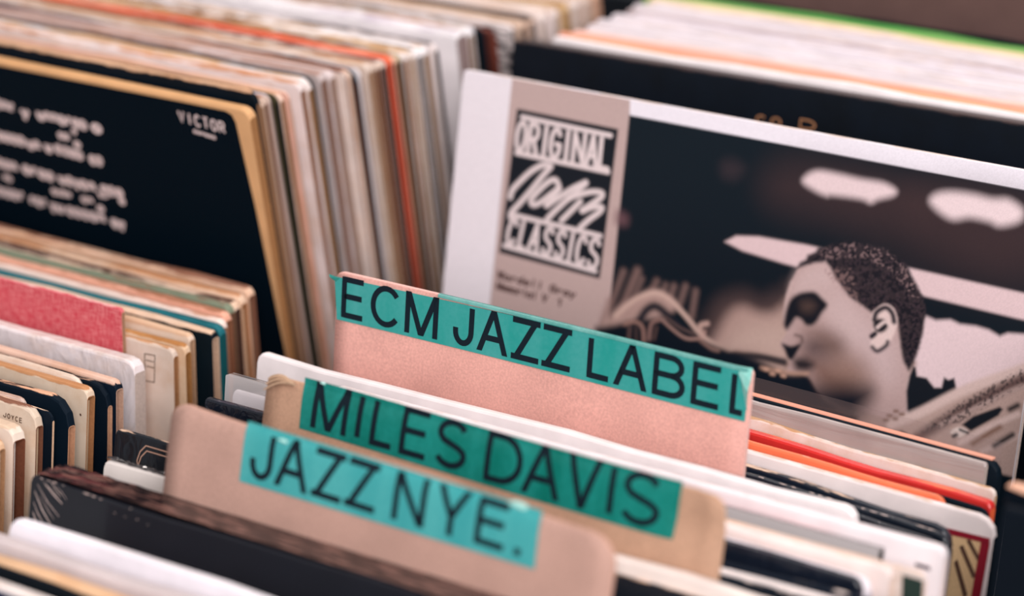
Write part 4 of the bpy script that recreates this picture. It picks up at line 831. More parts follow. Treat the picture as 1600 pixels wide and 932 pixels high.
    ('c', [(0.19583, 0.24938), (0.1968, 0.25206), (0.19951, 0.25415), (0.20019, 0.25646), (0.20386, 0.25872), (0.20518, 0.26114), (0.20928, 0.26254), (0.21328, 0.26454), (0.2199, 0.26641), (0.22763, 0.26697), (0.23737, 0.26669), (0.24479, 0.26416), (0.25036, 0.26098), (0.25322, 0.25668), (0.25669, 0.2525), (0.25945, 0.24879), (0.26155, 0.24313), (0.26238, 0.23963), (0.26228, 0.23167), (0.26152, 0.22384), (0.25996, 0.21704), (0.25809, 0.21231), (0.25499, 0.21596), (0.25283, 0.22198), (0.25081, 0.22925), (0.24888, 0.23592), (0.24676, 0.23948), (0.24302, 0.24086), (0.2397, 0.23926), (0.23599, 0.23572), (0.2311, 0.23812), (0.22695, 0.23975), (0.22343, 0.24151), (0.21964, 0.24508), (0.21593, 0.24806), (0.21301, 0.25244), (0.20965, 0.25519), (0.20393, 0.25345), (0.19896, 0.25093)], '3a3034', 0.0014, 0.45, 0.5),
    ('c', [(0.2041, 0.25938), (0.22117, 0.26666), (0.23897, 0.26669), (0.25199, 0.25856), (0.25928, 0.24784), (0.25486, 0.24542), (0.2436, 0.25691), (0.2269, 0.2607), (0.20948, 0.25639)], '9c8080', 0.0008, 0.6, 0.5),
    ('c', [(0.20851, 0.25156), (0.22291, 0.25438), (0.23023, 0.23732), (0.21781, 0.2441)], '8a6e6c', 0.0008, 0.5, 0.55),
    ('p', [(0.23589, 0.23416), (0.23821, 0.23834), (0.24199, 0.24127), (0.24636, 0.24001), (0.24901, 0.23503), (0.24863, 0.22879), (0.24628, 0.22274), (0.24228, 0.2191), (0.23769, 0.21936), (0.23796, 0.22655)], 'd8c0bc', 3, 1, 1),
    ('l', [(0.23773, 0.23268), (0.23847, 0.23654), (0.24257, 0.23954), (0.24608, 0.2375), (0.24758, 0.23381)], 8, '1c1c26', 4, 1.0, 1),
    ('p', [(0.23804, 0.23275), (0.24209, 0.2339), (0.24498, 0.23173), (0.24354, 0.22834), (0.24017, 0.22701), (0.23753, 0.22955)], '14161f', 4, 1, 1),
    ('l', [(0.23982, 0.22941), (0.24351, 0.23296), (0.24649, 0.23019), (0.24468, 0.22487)], 5, 'd8c2be', 3, 1.0, 1),
    ('l', [(0.23759, 0.22461), (0.23899, 0.22614)], 8, '1c1c26', 3, 1, 0),
    ('l', [(0.23864, 0.21956), (0.24142, 0.21829), (0.24516, 0.22157), (0.24584, 0.22357)], 6, '20202a', 4, 1.0, 1),
    ('p', [(0.25995, 0.21488), (0.26128, 0.21455), (0.26247, 0.2108), (0.26723, 0.21093), (0.27158, 0.20727), (0.27495, 0.20803), (0.27547, 0.21305), (0.27779, 0.21234), (0.2804, 0.21384), (0.28293, 0.20735), (0.27264, 0.20011), (0.26155, 0.19077), (0.25978, 0.19409), (0.25824, 0.20244), (0.25875, 0.20998)], '131820', 3, 1.0, 0),
    ('p', [(0.25222, 0.18612), (0.2615, 0.19107), (0.27264, 0.20011), (0.28388, 0.2094), (0.30106, 0.2193), (0.31226, 0.22629), (0.32922, 0.23386), (0.3324, 0.17435), (0.28275, 0.17461)], 'b39890', 4, 1.0, 0),
    ('l', [(0.25302, 0.18506), (0.26709, 0.19452), (0.28411, 0.20792), (0.30115, 0.21872), (0.31516, 0.22722)], 15, 'ceb4ae', 5, 1.0, 1),
    ('l', [(0.2673, 0.18214), (0.2827, 0.19624), (0.29658, 0.20797), (0.3131, 0.22075)], 17, '5c4644', 8, 0.95, 1),
    ('l', [(0.2772, 0.19065), (0.29136, 0.20129), (0.30528, 0.21175), (0.31364, 0.21725)], 6, 'b39a94', 5, 0.9, 1),
    ('l', [(0.2876, 0.18443), (0.30013, 0.19473), (0.31265, 0.20371)], 9, 'd0b6b0', 4, 1.0, 1),
    ('l', [(0.29882, 0.18277), (0.30999, 0.19092), (0.31695, 0.1956)], 8, 'c8aea8', 4, 1.0, 1),
    ('c', [(0.26557, 0.18298), (0.28486, 0.20288), (0.31235, 0.22571), (0.31346, 0.21842), (0.28618, 0.19396)], '2a2428', 0.0009, 0.5, 0.7),
    ('p', [(0.28727, 0.19298), (0.29185, 0.19803), (0.30379, 0.20534), (0.30546, 0.2045), (0.30382, 0.20108), (0.29196, 0.19099)], '161a22', 3, 1.0, 0),
    ('l', [(0.29376, 0.18526), (0.30057, 0.19177), (0.30522, 0.19591)], 6, '7a5848', 6, 1.0, 1),
    ('l', [(0.30412, 0.18679), (0.31171, 0.19376)], 8, '2a2628', 5, 1, 0),
    ('l', [(0.30873, 0.20525), (0.31202, 0.20782)], 8, '2a2628', 5, 1, 0),
    ('p', [(0.28232, 0.18813), (0.28593, 0.19144), (0.29045, 0.19064), (0.28725, 0.18681)], 'e0cdc6', 3, 1, 1),
    ('l', [(0.28412, 0.1867), (0.28525, 0.18758)], 6, '1c1c26', 3, 1, 0),
    ('l', [(0.28672, 0.19039), (0.29058, 0.18975)], 4, '1c1c26', 3, 1, 0),
    ('l', [(0.25115, 0.189), (0.25241, 0.18929)], 5, '7a5c50', 3, 0.9, 0),
    ('l', [(0.25398, 0.19184), (0.25523, 0.19212)], 5, '7a5c50', 3, 0.9, 0),
    ('l', [(0.25419, 0.18814), (0.25544, 0.18843)], 5, '7a5c50', 3, 0.9, 0),
    ('l', [(0.25701, 0.19097), (0.25826, 0.19126)], 5, '7a5c50', 3, 0.9, 0),
    ('l', [(0.24957, 0.18645), (0.25083, 0.18674)], 5, '7a5c50', 3, 0.9, 0),
    ('p', [(0.03365, 0.29983), (0.09202, 0.29906), (0.09096, 0.22326), (0.03175, 0.22525)], '10161f', 2, 1.0, 0),
    ('l', [(0.03711, 0.29615), (0.08817, 0.29522)], 8, 'dccccc', 2, 1, 0),
    ('l', [(0.0359, 0.27766), (0.08899, 0.27709)], 8, 'dccccc', 2, 1, 0),
    ('l', [(0.0362, 0.24607), (0.08866, 0.24469)], 8, 'dccccc', 2, 1, 0),
    ('l', [(0.03434, 0.22942), (0.08797, 0.2266)], 8, 'dccccc', 2, 1, 0),
    ('t', 'O', (0.03496, 0.27914), (0.03987, 0.27909), (0.04034, 0.29356), (0.03552, 0.29362), 7.6, 'dccccc'),
    ('t', 'R', (0.04232, 0.27906), (0.04719, 0.27902), (0.04754, 0.29347), (0.04275, 0.29353), 7.6, 'dccccc'),
    ('t', 'I', (0.0499, 0.27899), (0.05313, 0.27896), (0.05338, 0.2934), (0.0502, 0.29344), 7.6, 'dccccc'),
    ('t', 'G', (0.05501, 0.27894), (0.06038, 0.27888), (0.0605, 0.29331), (0.05523, 0.29337), 7.6, 'dccccc'),
    ('t', 'I', (0.06279, 0.27886), (0.06599, 0.27883), (0.06602, 0.29324), (0.06287, 0.29328), 7.6, 'dccccc'),
    ('t', 'N', (0.06838, 0.2788), (0.07422, 0.27875), (0.07411, 0.29314), (0.06837, 0.29321), 7.6, 'dccccc'),
    ('t', 'A', (0.07634, 0.27872), (0.08161, 0.27867), (0.08138, 0.29305), (0.07619, 0.29312), 7.6, 'dccccc'),
    ('t', 'L', (0.08372, 0.27865), (0.08844, 0.2786), (0.08809, 0.29297), (0.08345, 0.29303), 7.6, 'dccccc'),
    ('t', 'C', (0.03493, 0.23087), (0.03954, 0.23062), (0.04136, 0.24374), (0.03684, 0.24386), 6.8, 'dccccc'),
    ('t', 'L', (0.04252, 0.23045), (0.04522, 0.23031), (0.04691, 0.24359), (0.04427, 0.24366), 6.8, 'dccccc'),
    ('t', 'A', (0.04845, 0.23013), (0.05328, 0.22986), (0.05479, 0.24338), (0.05007, 0.24351), 6.8, 'dccccc'),
    ('t', 'S', (0.05649, 0.22969), (0.06076, 0.22945), (0.06211, 0.24318), (0.05794, 0.2433), 6.8, 'dccccc'),
    ('t', 'S', (0.06395, 0.22928), (0.0682, 0.22904), (0.06939, 0.24299), (0.06524, 0.2431), 6.8, 'dccccc'),
    ('t', 'I', (0.07084, 0.2289), (0.07349, 0.22875), (0.07456, 0.24285), (0.07198, 0.24292), 6.8, 'dccccc'),
    ('t', 'C', (0.07612, 0.22861), (0.08085, 0.22835), (0.08177, 0.24265), (0.07714, 0.24278), 6.8, 'dccccc'),
    ('t', 'S', (0.08321, 0.22822), (0.08817, 0.22795), (0.08894, 0.24246), (0.08408, 0.24259), 6.8, 'dccccc'),
    ('l', [(0.05644, 0.27449), (0.05179, 0.27413), (0.0455, 0.26985), (0.03943, 0.26328), (0.03576, 0.25849), (0.03489, 0.25465)], 9, 'dccccc', 3, 1.0, 1),
    ('l', [(0.05604, 0.27351), (0.05243, 0.26878), (0.04662, 0.26044), (0.04071, 0.25248), (0.03657, 0.24711), (0.03637, 0.2443)], 9, 'dccccc', 3, 1.0, 1),
    ('l', [(0.06189, 0.2659), (0.05982, 0.26803), (0.05588, 0.2662), (0.05033, 0.26018), (0.04721, 0.2555), (0.04854, 0.25321), (0.05251, 0.25508), (0.05816, 0.26022), (0.06236, 0.26416)], 9, 'dccccc', 3, 1.0, 1),
    ('l', [(0.06262, 0.26421), (0.0598, 0.2596), (0.05626, 0.25439)], 9, 'dccccc', 3, 1.0, 1),
    ('l', [(0.05677, 0.25448), (0.06386, 0.26034), (0.07046, 0.26561), (0.07714, 0.26974)], 9, 'dccccc', 3, 1.0, 1),
    ('l', [(0.0772, 0.2693), (0.07359, 0.26526), (0.06763, 0.25919), (0.06168, 0.25264), (0.0576, 0.24754)], 9, 'dccccc', 3, 1.0, 1),
    ('l', [(0.06853, 0.26027), (0.07389, 0.26282), (0.08072, 0.26563), (0.08651, 0.26622), (0.08678, 0.26401), (0.08243, 0.26007), (0.07686, 0.25542)], 9, 'dccccc', 3, 1.0, 1),
    ('l', [(0.0753, 0.25968), (0.07081, 0.25431), (0.06584, 0.24838)], 9, 'dccccc', 3, 1.0, 1),
    ('l', [(0.07736, 0.25551), (0.08265, 0.2583), (0.08767, 0.25898), (0.08647, 0.25628), (0.08142, 0.25172), (0.07689, 0.24679)], 9, 'dccccc', 3, 1.0, 1),
    ('t', 'W', (0.03212, 0.21225), (0.03535, 0.21216), (0.03572, 0.21559), (0.03249, 0.21568), 3.6, '4a3230'),
    ('t', 'a', (0.03608, 0.21214), (0.03929, 0.21205), (0.03966, 0.21547), (0.03644, 0.21557), 3.6, '4a3230'),
    ('t', 'r', (0.04002, 0.21203), (0.04323, 0.21194), (0.04359, 0.21536), (0.04038, 0.21545), 3.6, '4a3230'),
    ('t', 'd', (0.04395, 0.21192), (0.04715, 0.21183), (0.04751, 0.21524), (0.04431, 0.21534), 3.6, '4a3230'),
    ('t', 'e', (0.04787, 0.21181), (0.05106, 0.21173), (0.05142, 0.21513), (0.04823, 0.21522), 3.6, '4a3230'),
    ('t', 'l', (0.05178, 0.21171), (0.05496, 0.21162), (0.05531, 0.21502), (0.05213, 0.21511), 3.6, '4a3230'),
    ('t', 'l', (0.05568, 0.2116), (0.05885, 0.21151), (0.0592, 0.2149), (0.05603, 0.215), 3.6, '4a3230'),
    ('t', 'G', (0.06344, 0.21138), (0.06659, 0.21129), (0.06693, 0.21468), (0.06378, 0.21477), 3.6, '4a3230'),
    ('t', 'r', (0.0673, 0.21127), (0.07044, 0.21119), (0.07078, 0.21457), (0.06764, 0.21466), 3.6, '4a3230'),
    ('t', 'a', (0.07115, 0.21117), (0.07428, 0.21108), (0.07462, 0.21445), (0.07149, 0.21455), 3.6, '4a3230'),
    ('t', 'y', (0.07499, 0.21106), (0.07811, 0.21097), (0.07844, 0.21434), (0.07532, 0.21443), 3.6, '4a3230'),
    ('t', 'M', (0.03239, 0.20659), (0.035, 0.20649), (0.03537, 0.20993), (0.03276, 0.21003), 3.6, '4a3230'),
    ('t', 'e', (0.03543, 0.20648), (0.03803, 0.20638), (0.03839, 0.20981), (0.0358, 0.20991), 3.6, '4a3230'),
    ('t', 'm', (0.03846, 0.20636), (0.04105, 0.20627), (0.04142, 0.20969), (0.03882, 0.20979), 3.6, '4a3230'),
    ('t', 'o', (0.04148, 0.20625), (0.04407, 0.20615), (0.04443, 0.20957), (0.04184, 0.20967), 3.6, '4a3230'),
    ('t', 'r', (0.0445, 0.20614), (0.04708, 0.20604), (0.04744, 0.20946), (0.04486, 0.20956), 3.6, '4a3230'),
    ('t', 'i', (0.04751, 0.20602), (0.05008, 0.20592), (0.05044, 0.20934), (0.04786, 0.20944), 3.6, '4a3230'),
    ('t', 'a', (0.05051, 0.20591), (0.05308, 0.20581), (0.05343, 0.20922), (0.05086, 0.20932), 3.6, '4a3230'),
    ('t', 'l', (0.0535, 0.20579), (0.05607, 0.2057), (0.05641, 0.2091), (0.05385, 0.2092), 3.6, '4a3230'),
    ('t', 'V', (0.05947, 0.20557), (0.06202, 0.20547), (0.06237, 0.20887), (0.05982, 0.20897), 3.6, '4a3230'),
    ('t', '1', (0.06837, 0.20523), (0.07091, 0.20514), (0.07124, 0.20852), (0.06871, 0.20862), 3.6, '4a3230'),
]


# ---------------------------------------------------------------- setting and bin
floor_m = flat('5a4a42', 0.5, 0.3, 'floor_vinyl', 0.15)
v, f = box_data(-2.2, 2.2, -2.2, 2.2, -0.05, 0.0)
fl = link('floor', pydata('floor', v, f), floor_m)
fl['kind'] = 'structure'
wood = flat('101820', 0.55, 0.2, 'black_painted_board', 0.2)
rb = thing('record_bin', 'black painted stepped record bin holding all the sleeve rows', 'record bin', None, (0, 0, 0))
ZF, ZB = 0.6770, 0.7710
X0, X1, YF, YS, YK = -0.42, 0.76, -0.56, -0.089, 0.36
bevel_box('front_shelf', (X0, X1, YF, YS, ZF - 0.02, ZF), wood, rb)
bevel_box('rear_shelf', (X0, X1, YS + .001, YK, ZB - 0.02, ZB), wood, rb)
bevel_box('step_board', (X0, X1, YS - 0.0035, YS + 0.0005, ZF + .0005, ZB + 0.02), wood, rb, 0.0005)
bevel_box('front_board', (X0, X1, YF - 0.014, YF - .0005, ZF - 0.02, ZF + 0.12), wood, rb)
bevel_box('rear_board', (X0, X1, YK + .0005, YK + 0.015, ZB - 0.02, ZB + 0.25), wood, rb)
bevel_box('end_board', (X0 - 0.016, X0 - .0005, YF, YK, ZF - 0.02, ZF + 0.2), wood, rb)
bevel_box('end_board', (X1 + .0005, X1 + 0.016, YF, YK, ZF - 0.02, ZF + 0.2), wood, rb)
for xa in (-0.0155, 0.3605):
    bevel_box('partition', (xa, xa + 0.005, YF + .001, YS - 0.004, ZF + .0005, ZF + 0.2), wood, rb, 0.0008)
    bevel_box('partition', (xa, xa + 0.005, YS + 0.002, YK - .001, ZB + .0005, ZB + (0.10 if xa < 0 else 0.26)), wood, rb, 0.0008)
bevel_box('base_cabinet', (X0 + 0.02, X1 - 0.02, YF + 0.03, YK - 0.02, 0.0, ZF - 0.0205), wood, rb, 0.003)

# ---------------------------------------------------------------- record sleeves
ROOT = {}
for key, row in SLEEVES:
    ROOT[key] = sleeve(row)
    ROOT[key]['_h'] = row[5]
HT = {k: r[5] for k, r in SLEEVES}
TH = {k: r[6] for k, r in SLEEVES}
for k in ROOT:
    del ROOT[k]['_h']


def strokes_part(name, parent, strokes, pen, mat, y=-0.0003, label=None):
    V, F = [], []
    stroke_mesh(strokes, pen, V, F, y)
    o = link(name, pydata(name, V, F), mat, parent)
    if label:
        o['label'] = label
    return o


def poly_part(name, parent, pts, mat, y=-0.0002, depth=0.0001):
    """flat printed or pasted patch with its own thin edge"""
    n = len(pts)
    V = [(a, y, b) for a, b in pts] + [(a, y + depth, b) for a, b in pts]
    F = [tuple(range(n)), tuple(reversed(range(n, 2 * n)))] + [(i, i + n, (i + 1) % n + n, (i + 1) % n) for i in range(n)]
    return link(name, pydata(name, V, F), mat, parent)


# ---------------------------------------------------------------- card dividers with teal lettered tapes
def divider(label, loc, lean, W, H, t, rl, rr, warp, face, rim, quad, letters, tape, ink, pen, roll=0.0):
    root = thing('card_divider', label, 'divider', None, loc, 0, lean, roll)
    me = sheet_mesh('card', W, H, t, rl, rr, warp)
    link('card', me, [flat(face, 0.85, 0.1, 'divider_board', 0.22), flat(rim, 0.9, 0.1, 'board_edge', 0.15)], root)

    def yf(x, z):
        return warp(x, z)[1]
    # tape: a thin strip that follows the card, its own edges proud of it
    tl, tr, br, bl = [np.array(p) for p in quad]
    nx, nz = 60, 24
    V, F = [], []
    for s in (0, 1):
        for j in range(nz + 1):
            for i in range(nx + 1):
                u, v = i / nx, j / nz
                p = (bl * (1 - u) + br * u) * (1 - v) + (tl * (1 - u) + tr * u) * v
                p = p.copy()
                y = yf(p[0], p[1]) - (0.0005 if s == 0 else 0.0001)
                V.append((p[0], y, p[1]))
    w = nx + 1
    off = w * (nz + 1)
    for j in range(nz):
        for i in range(nx):
            q = (j * w + i, j * w + i + 1, (j + 1) * w + i + 1, (j + 1) * w + i)
            F.append(q); F.append(tuple(off + k for k in reversed(q)))
    loop = list(range(0, nx + 1)) + [j * w + nx for j in range(1, nz + 1)] + [nz * w + i for i in range(nx - 1, -1, -1)] + [j * w for j in range(nz - 1, 0, -1)]
    for a, b in zip(loop, loop[1:] + loop[:1]):
        F.append((a, a + off, b + off, b))
    tp = link('label_tape', pydata('label_tape', V, F, False), tape, root)
    tp['label'] = 'teal tape with black capitals'
    for ch, x0, x1, z0, z1 in letters:
        V, F = [], []
        pl = letter_polys(ch, x0, x1, z0, z1, pen)
        if pl:
            poly_rows(pl, V, F, lambda x, z: yf(x, z) - 0.0006)
        else:
            stroke_mesh(dense(letter_strokes(ch, x0, x1, z0, z1, pen), 0.0012), pen, V, F, 0, lambda x, z: yf(x, z) - 0.0006)
        link('letter', pydata('letter', V, F), ink, tp)
    return root, tp, yf


def tape_mat(col, streak):
    m, t, N, L, B = nt('teal_tape')
    tc = N.new('ShaderNodeTexCoord')
    mp = N.new('ShaderNodeMapping'); mp.inputs['Scale'].default_value = (1, 1, 0.12)
    L.new(tc.outputs['Object'], mp.inputs[0])
    n = N.new('ShaderNodeTexNoise'); n.inputs['Scale'].default_value = 55; n.inputs['Detail'].default_value = 2
    L.new(mp.outputs[0], n.inputs['Vector'])
    n2 = N.new('ShaderNodeTexNoise'); n2.inputs['Scale'].default_value = 500; n2.inputs['Detail'].default_value = 3
    L.new(tc.outputs['Object'], n2.inputs['Vector'])
    ad = N.new('ShaderNodeMath'); ad.operation = 'MULTIPLY_ADD'; ad.inputs[1].default_value = 0.35
    L.new(n2.outputs['Fac'], ad.inputs[0]); L.new(n.outputs['Fac'], ad.inputs[2])
    r = N.new('ShaderNodeMapRange'); r.inputs['From Min'].default_value = 0.5; r.inputs['From Max'].default_value = 0.85
    L.new(ad.outputs[0], r.inputs['Value'])
    mx = N.new('ShaderNodeMix'); mx.data_type = 'RGBA'
    mx.inputs['A'].default_value = lin(col); mx.inputs['B'].default_value = lin(streak)
    L.new(r.outputs[0], mx.inputs['Factor']); L.new(mx.outputs['Result'], B.inputs['Base Color'])
    B.inputs['Roughness'].default_value = 0.3
    B.inputs['Specular IOR Level'].default_value = 0.35
    return m


INK = flat('0b1a24', 0.5, 0.2, 'black_letter_ink')
PEN = 0.0027


def warp_pink(x, z):
    return (0, 0.0012 * math.sin(x * 20), 0)


div_pink, tape_pink, yf_pink = divider('pink card divider with two teal words and a cut-off third, tallest of three', (0.03458, -0.20032, 0.677), 6.5, 0.2125, 0.35528, 0.0022,
    0.003, 0.002, warp_pink, 'daa499', 'e6b8ae', [(-0.00095, 0.35265), (0.21133, 0.3552), (0.21116, 0.33263), (0.00111, 0.33253)], [('E', 0.00334, 0.01648, 0.33421, 0.35388), ('C', 0.01933, 0.03615, 0.33424, 0.35386), ('M', 0.03804, 0.05576, 0.33427, 0.35384), ('J', 0.06382, 0.07472, 0.3343, 0.35381), ('A', 0.07651, 0.09296, 0.33433, 0.35379), ('Z', 0.0946, 0.10891, 0.33435, 0.35377), ('Z', 0.11049, 0.12511, 0.33438, 0.35375), ('L', 0.13352, 0.14585, 0.33441, 0.35372), ('A', 0.14686, 0.16391, 0.33444, 0.3537), ('B', 0.16616, 0.18208, 0.33446, 0.35368), ('E', 0.18499, 0.19969, 0.33449, 0.35365), ('L', 0.20348, 0.21097, 0.33452, 0.35363)], tape_mat('22928a', '429c98'), INK, PEN)


def warp_mil(x, z):
    h = 0.35066
    d = max(0.0, (h - z))
    y = 0.0016 * math.sin(x * 24 + 1) * math.exp(-d * 30) + 0.0014 * math.exp(-d / 0.005)
    # crumpled right corner
    q = math.hypot((x - 0.205) / 0.010, (z - (h - 0.014)) / 0.011)
    y += 0.0035 * math.exp(-q * q)
    q = math.hypot((x - 0.217) / 0.006, (z - (h - 0.004)) / 0.008)
    y -= 0.003 * math.exp(-q * q)
    return (0, y, 0)


div_mil, tape_mil, yf_mil = divider('brown card divider with peeling corner and a deep teal two-word tape', (0.06459, -0.32681, 0.677), 12, 0.2195, 0.35066, 0.0014,
    0.002, 0.006, warp_mil, 'b59078', 'c8a286', [(0.01847, 0.35351), (0.19938, 0.35251), (0.19795, 0.32901), (0.01946, 0.33187)], [('M', 0.02482, 0.04304, 0.33377, 0.3535), ('I', 0.04744, 0.05017, 0.33352, 0.35343), ('L', 0.05497, 0.06728, 0.33332, 0.35337), ('E', 0.06993, 0.08443, 0.33305, 0.35329), ('S', 0.08738, 0.10293, 0.33274, 0.35321), ('D', 0.11184, 0.12973, 0.33231, 0.35308), ('A', 0.12973, 0.1479, 0.33201, 0.353), ('V', 0.14966, 0.16544, 0.33169, 0.35291), ('I', 0.16834, 0.17238, 0.33148, 0.35284), ('S', 0.17496, 0.19176, 0.33126, 0.35278)], tape_mat('006a5e', '1a857c'), INK, PEN)


def warp_nye(x, z):
    h = 0.35645
    d = max(0.0, (h - z))
    y = 0.0016 * math.exp(-d / 0.003)
    return (0, y, -0.0012 * math.exp(-d / 0.01) * math.sin(x * 40))


div_nye, tape_nye, yf_nye = divider('mauve card divider nearest the black boxed record, with light teal tape', (0.04751, -0.38069, 0.67708), 12.5, 0.2097, 0.35645, 0.0020,
    0.007, 0.012, warp_nye, 'b28f82', 'c49a88', [(0.0379, 0.35723), (0.17618, 0.35766), (0.17705, 0.3352), (0.03798, 0.33244)], [('J', 0.04213, 0.05336, 0.33542, 0.35584), ('A', 0.05464, 0.07133, 0.33578, 0.35592), ('Z', 0.07296, 0.08737, 0.33618, 0.35602), ('Z', 0.08897, 0.10345, 0.33657, 0.35611), ('N', 0.11143, 0.12653, 0.33711, 0.35623), ('Y', 0.13066, 0.14587, 0.33756, 0.35634), ('E', 0.14935, 0.16398, 0.338, 0.35644), ('.', 0.16682, 0.17107, 0.33829, 0.3565)], tape_mat('339496', '48a2a2'), INK, PEN, 1.25)

# peeling plies at the brown divider's left corner
def ply(H, x1, drop, reach, th, lift, yb):
    """one split layer of the board curling forward at the corner"""
    V, F = [], []
    n = 14
    for k in range(n + 1):
        q = k / n
        x = x1 * (1 - q) + 0.0022 * q
        z = H - 0.0004 + lift * math.sin(math.pi * min(1, q * 0.9)) - drop * q ** 2.2
        yf = -0.0006 - reach * q
        V += [(x, yf, z), (x, yf + 0.0002, z - th), (x, yb, z + 0.0008 * q), (x, yb, z + 0.0008 * q - th)]
    for k in range(n):
        o = 4 * k
        F += [(o, o + 1, o + 5, o + 4), (o, o + 4, o + 6, o + 2), (o + 1, o + 3, o + 7, o + 5), (o + 2, o + 6, o + 7, o + 3)]
    F += [(4 * n, 4 * n + 1, 4 * n + 3, 4 * n + 2), (0, 2, 3, 1)]
    return pydata('peeled_ply', V, F)


for x1, dr, re, lf, yb in ((0.0165, 0.0048, 0.0030, 0.0010, -0.0006), (0.0150, 0.0026, 0.0018, 0.0017, 0.0002), (0.0145, 0.0008, 0.0006, 0.0022, 0.0010)):
    link('peeled_ply', ply(0.35066, x1, dr, re, 0.0008, lf, yb), flat('b3957c', 0.9, 0.1, 'peeled_board', 0.2), div_mil)

# crumpled overhang of the pink divider's tape at its right end and stray tip at the left
(tlx, tlz), (trx, trz), (brx, brz), (blx, blz) = [(-0.00095, 0.35265), (0.21133, 0.3552), (0.21116, 0.33263), (0.00111, 0.33253)]
V = [(trx - 0.007, -0.0008, trz + 0.0004), (trx + 0.0012, -0.0012, trz + 0.0012), (trx + 0.0016, -0.0030, trz - 0.004), (trx - 0.003, -0.0022, trz - 0.005),
     (trx + 0.0006, -0.0034, trz - 0.009), (trx - 0.002, -0.0014, trz - 0.011), (trx + 0.0004, -0.0016, trz - 0.018)]
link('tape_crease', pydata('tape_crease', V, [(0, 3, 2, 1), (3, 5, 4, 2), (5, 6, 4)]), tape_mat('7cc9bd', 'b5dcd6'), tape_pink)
V = [(tlx + 0.003, -0.0006, tlz - 0.0002), (tlx - 0.0020, -0.0022, tlz + 0.0012), (tlx - 0.0016, -0.0024, tlz - 0.0002), (tlx + 0.001, -0.0008, tlz - 0.0022)]
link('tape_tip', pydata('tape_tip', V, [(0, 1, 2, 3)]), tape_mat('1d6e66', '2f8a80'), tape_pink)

# ---------------------------------------------------------------- printing on single sleeves
CREAM = flat('dcc8c6', 0.6, 0.1, 'cream_ink')
k = ROOT['bl1']
poly_part('black_panel', k, [(-0.03549, 0.31132), (0.15402, 0.31072), (0.2801, 0.31113), (0.30066, 0.31099), (0.30431, 0.30957), (0.30593, 0.3057), (0.30965, 0.25756), (0.3141, 0.15707), (-0.13249, 0.04243)], flat('020f19', 0.6, 0.06, 'black_ink'))
R_ = random.Random(4)
SQ = 'onueaoryo'
st = []


def squiggle(a, b, hgt, wid, strokes):
    L_ = b[0] - a[0]
    n = max(1, int(round(L_ / wid)))
    for i in range(n):
        u = i / n
        x = a[0] + L_ * u
        z = a[1] + (b[1] - a[1]) * u - hgt * .5
        g = SQ[R_.randrange(len(SQ))]
        for s in GLY[g]:
            strokes.append([(x + p[0] * L_ / n * .85, z + p[1] * hgt * 1.5) for p in s])


for a, b in [((0.14142, 0.28852), (0.15873, 0.28651)), ((0.16184, 0.28568), (0.16865, 0.28644)), ((0.17358, 0.28641), (0.20702, 0.28608)), ((0.21014, 0.28574), (0.21713, 0.28612)), ((0.136, 0.26834), (0.16068, 0.26824)), ((0.16211, 0.26729), (0.17053, 0.26775)), ((0.18163, 0.26817), (0.1999, 0.26728)), ((0.20452, 0.26632), (0.21272, 0.26697)), ((0.17439, 0.26773), (0.17886, 0.26802)), ((0.13156, 0.25179), (0.15057, 0.25069)), ((0.15458, 0.251), (0.17606, 0.24999)), ((0.17942, 0.25018), (0.20437, 0.24949)), ((0.20822, 0.2498), (0.22272, 0.24991)), ((0.12663, 0.23343), (0.15169, 0.23315)), ((0.15488, 0.23235), (0.16727, 0.23247)), ((0.16879, 0.23182), (0.17826, 0.23184)), ((0.18035, 0.23131), (0.20672, 0.23154)), ((0.21082, 0.23049), (0.22011, 0.23102))]:
    squiggle(a, b, 0.0042, 0.0048, st)
for a, b in [((0.1859, 0.27667), (0.19249, 0.27698)), ((0.1728, 0.24126), (0.18517, 0.24214)), ((0.19303, 0.2406), (0.20018, 0.24082)), ((0.13883, 0.24264), (0.14396, 0.24269)), ((0.19568, 0.28125), (0.19894, 0.28139)), ((0.19597, 0.27348), (0.19974, 0.27345)), ((0.20584, 0.2465), (0.21341, 0.24662)), ((0.21949, 0.24504), (0.22263, 0.24474)), ((0.2032, 0.23746), (0.20696, 0.23728))]:
    squiggle(a, b, 0.0022, 0.003, st)
strokes_part('script_lettering', k, st, 0.0025, CREAM, -0.0004)
st = []
for ch, a, b, t_ in [('V', (0.26968, 0.29943), (0.27394, 0.2995), (0.27493, 0.30637)), ('I', (0.27472, 0.29919), (0.27895, 0.29926), (0.27976, 0.30608)), ('C', (0.27973, 0.29894), (0.28395, 0.29902), (0.28458, 0.30579)), ('T', (0.28473, 0.2987), (0.28893, 0.29877), (0.28938, 0.30551)), ('O', (0.2897, 0.29846), (0.29389, 0.29853), (0.29415, 0.30522)), ('R', (0.29466, 0.29822), (0.29883, 0.29829), (0.29892, 0.30494))]:
    st += letter_strokes(ch, a[0], b[0], a[1], t_[1], 0.0011)
for a, b in [[(0.27827, 0.29606), (0.27987, 0.29601)], [(0.28063, 0.29583), (0.28223, 0.29577)], [(0.28299, 0.2956), (0.28458, 0.29554)], [(0.28535, 0.29536), (0.28693, 0.29531)], [(0.2877, 0.29513), (0.28928, 0.29508)], [(0.29004, 0.2949), (0.29162, 0.29484)]]:
    squiggle(a, b, 0.0013, 0.0011, st)
strokes_part('corner_lettering', k, st, 0.0011, CREAM, -0.0004)

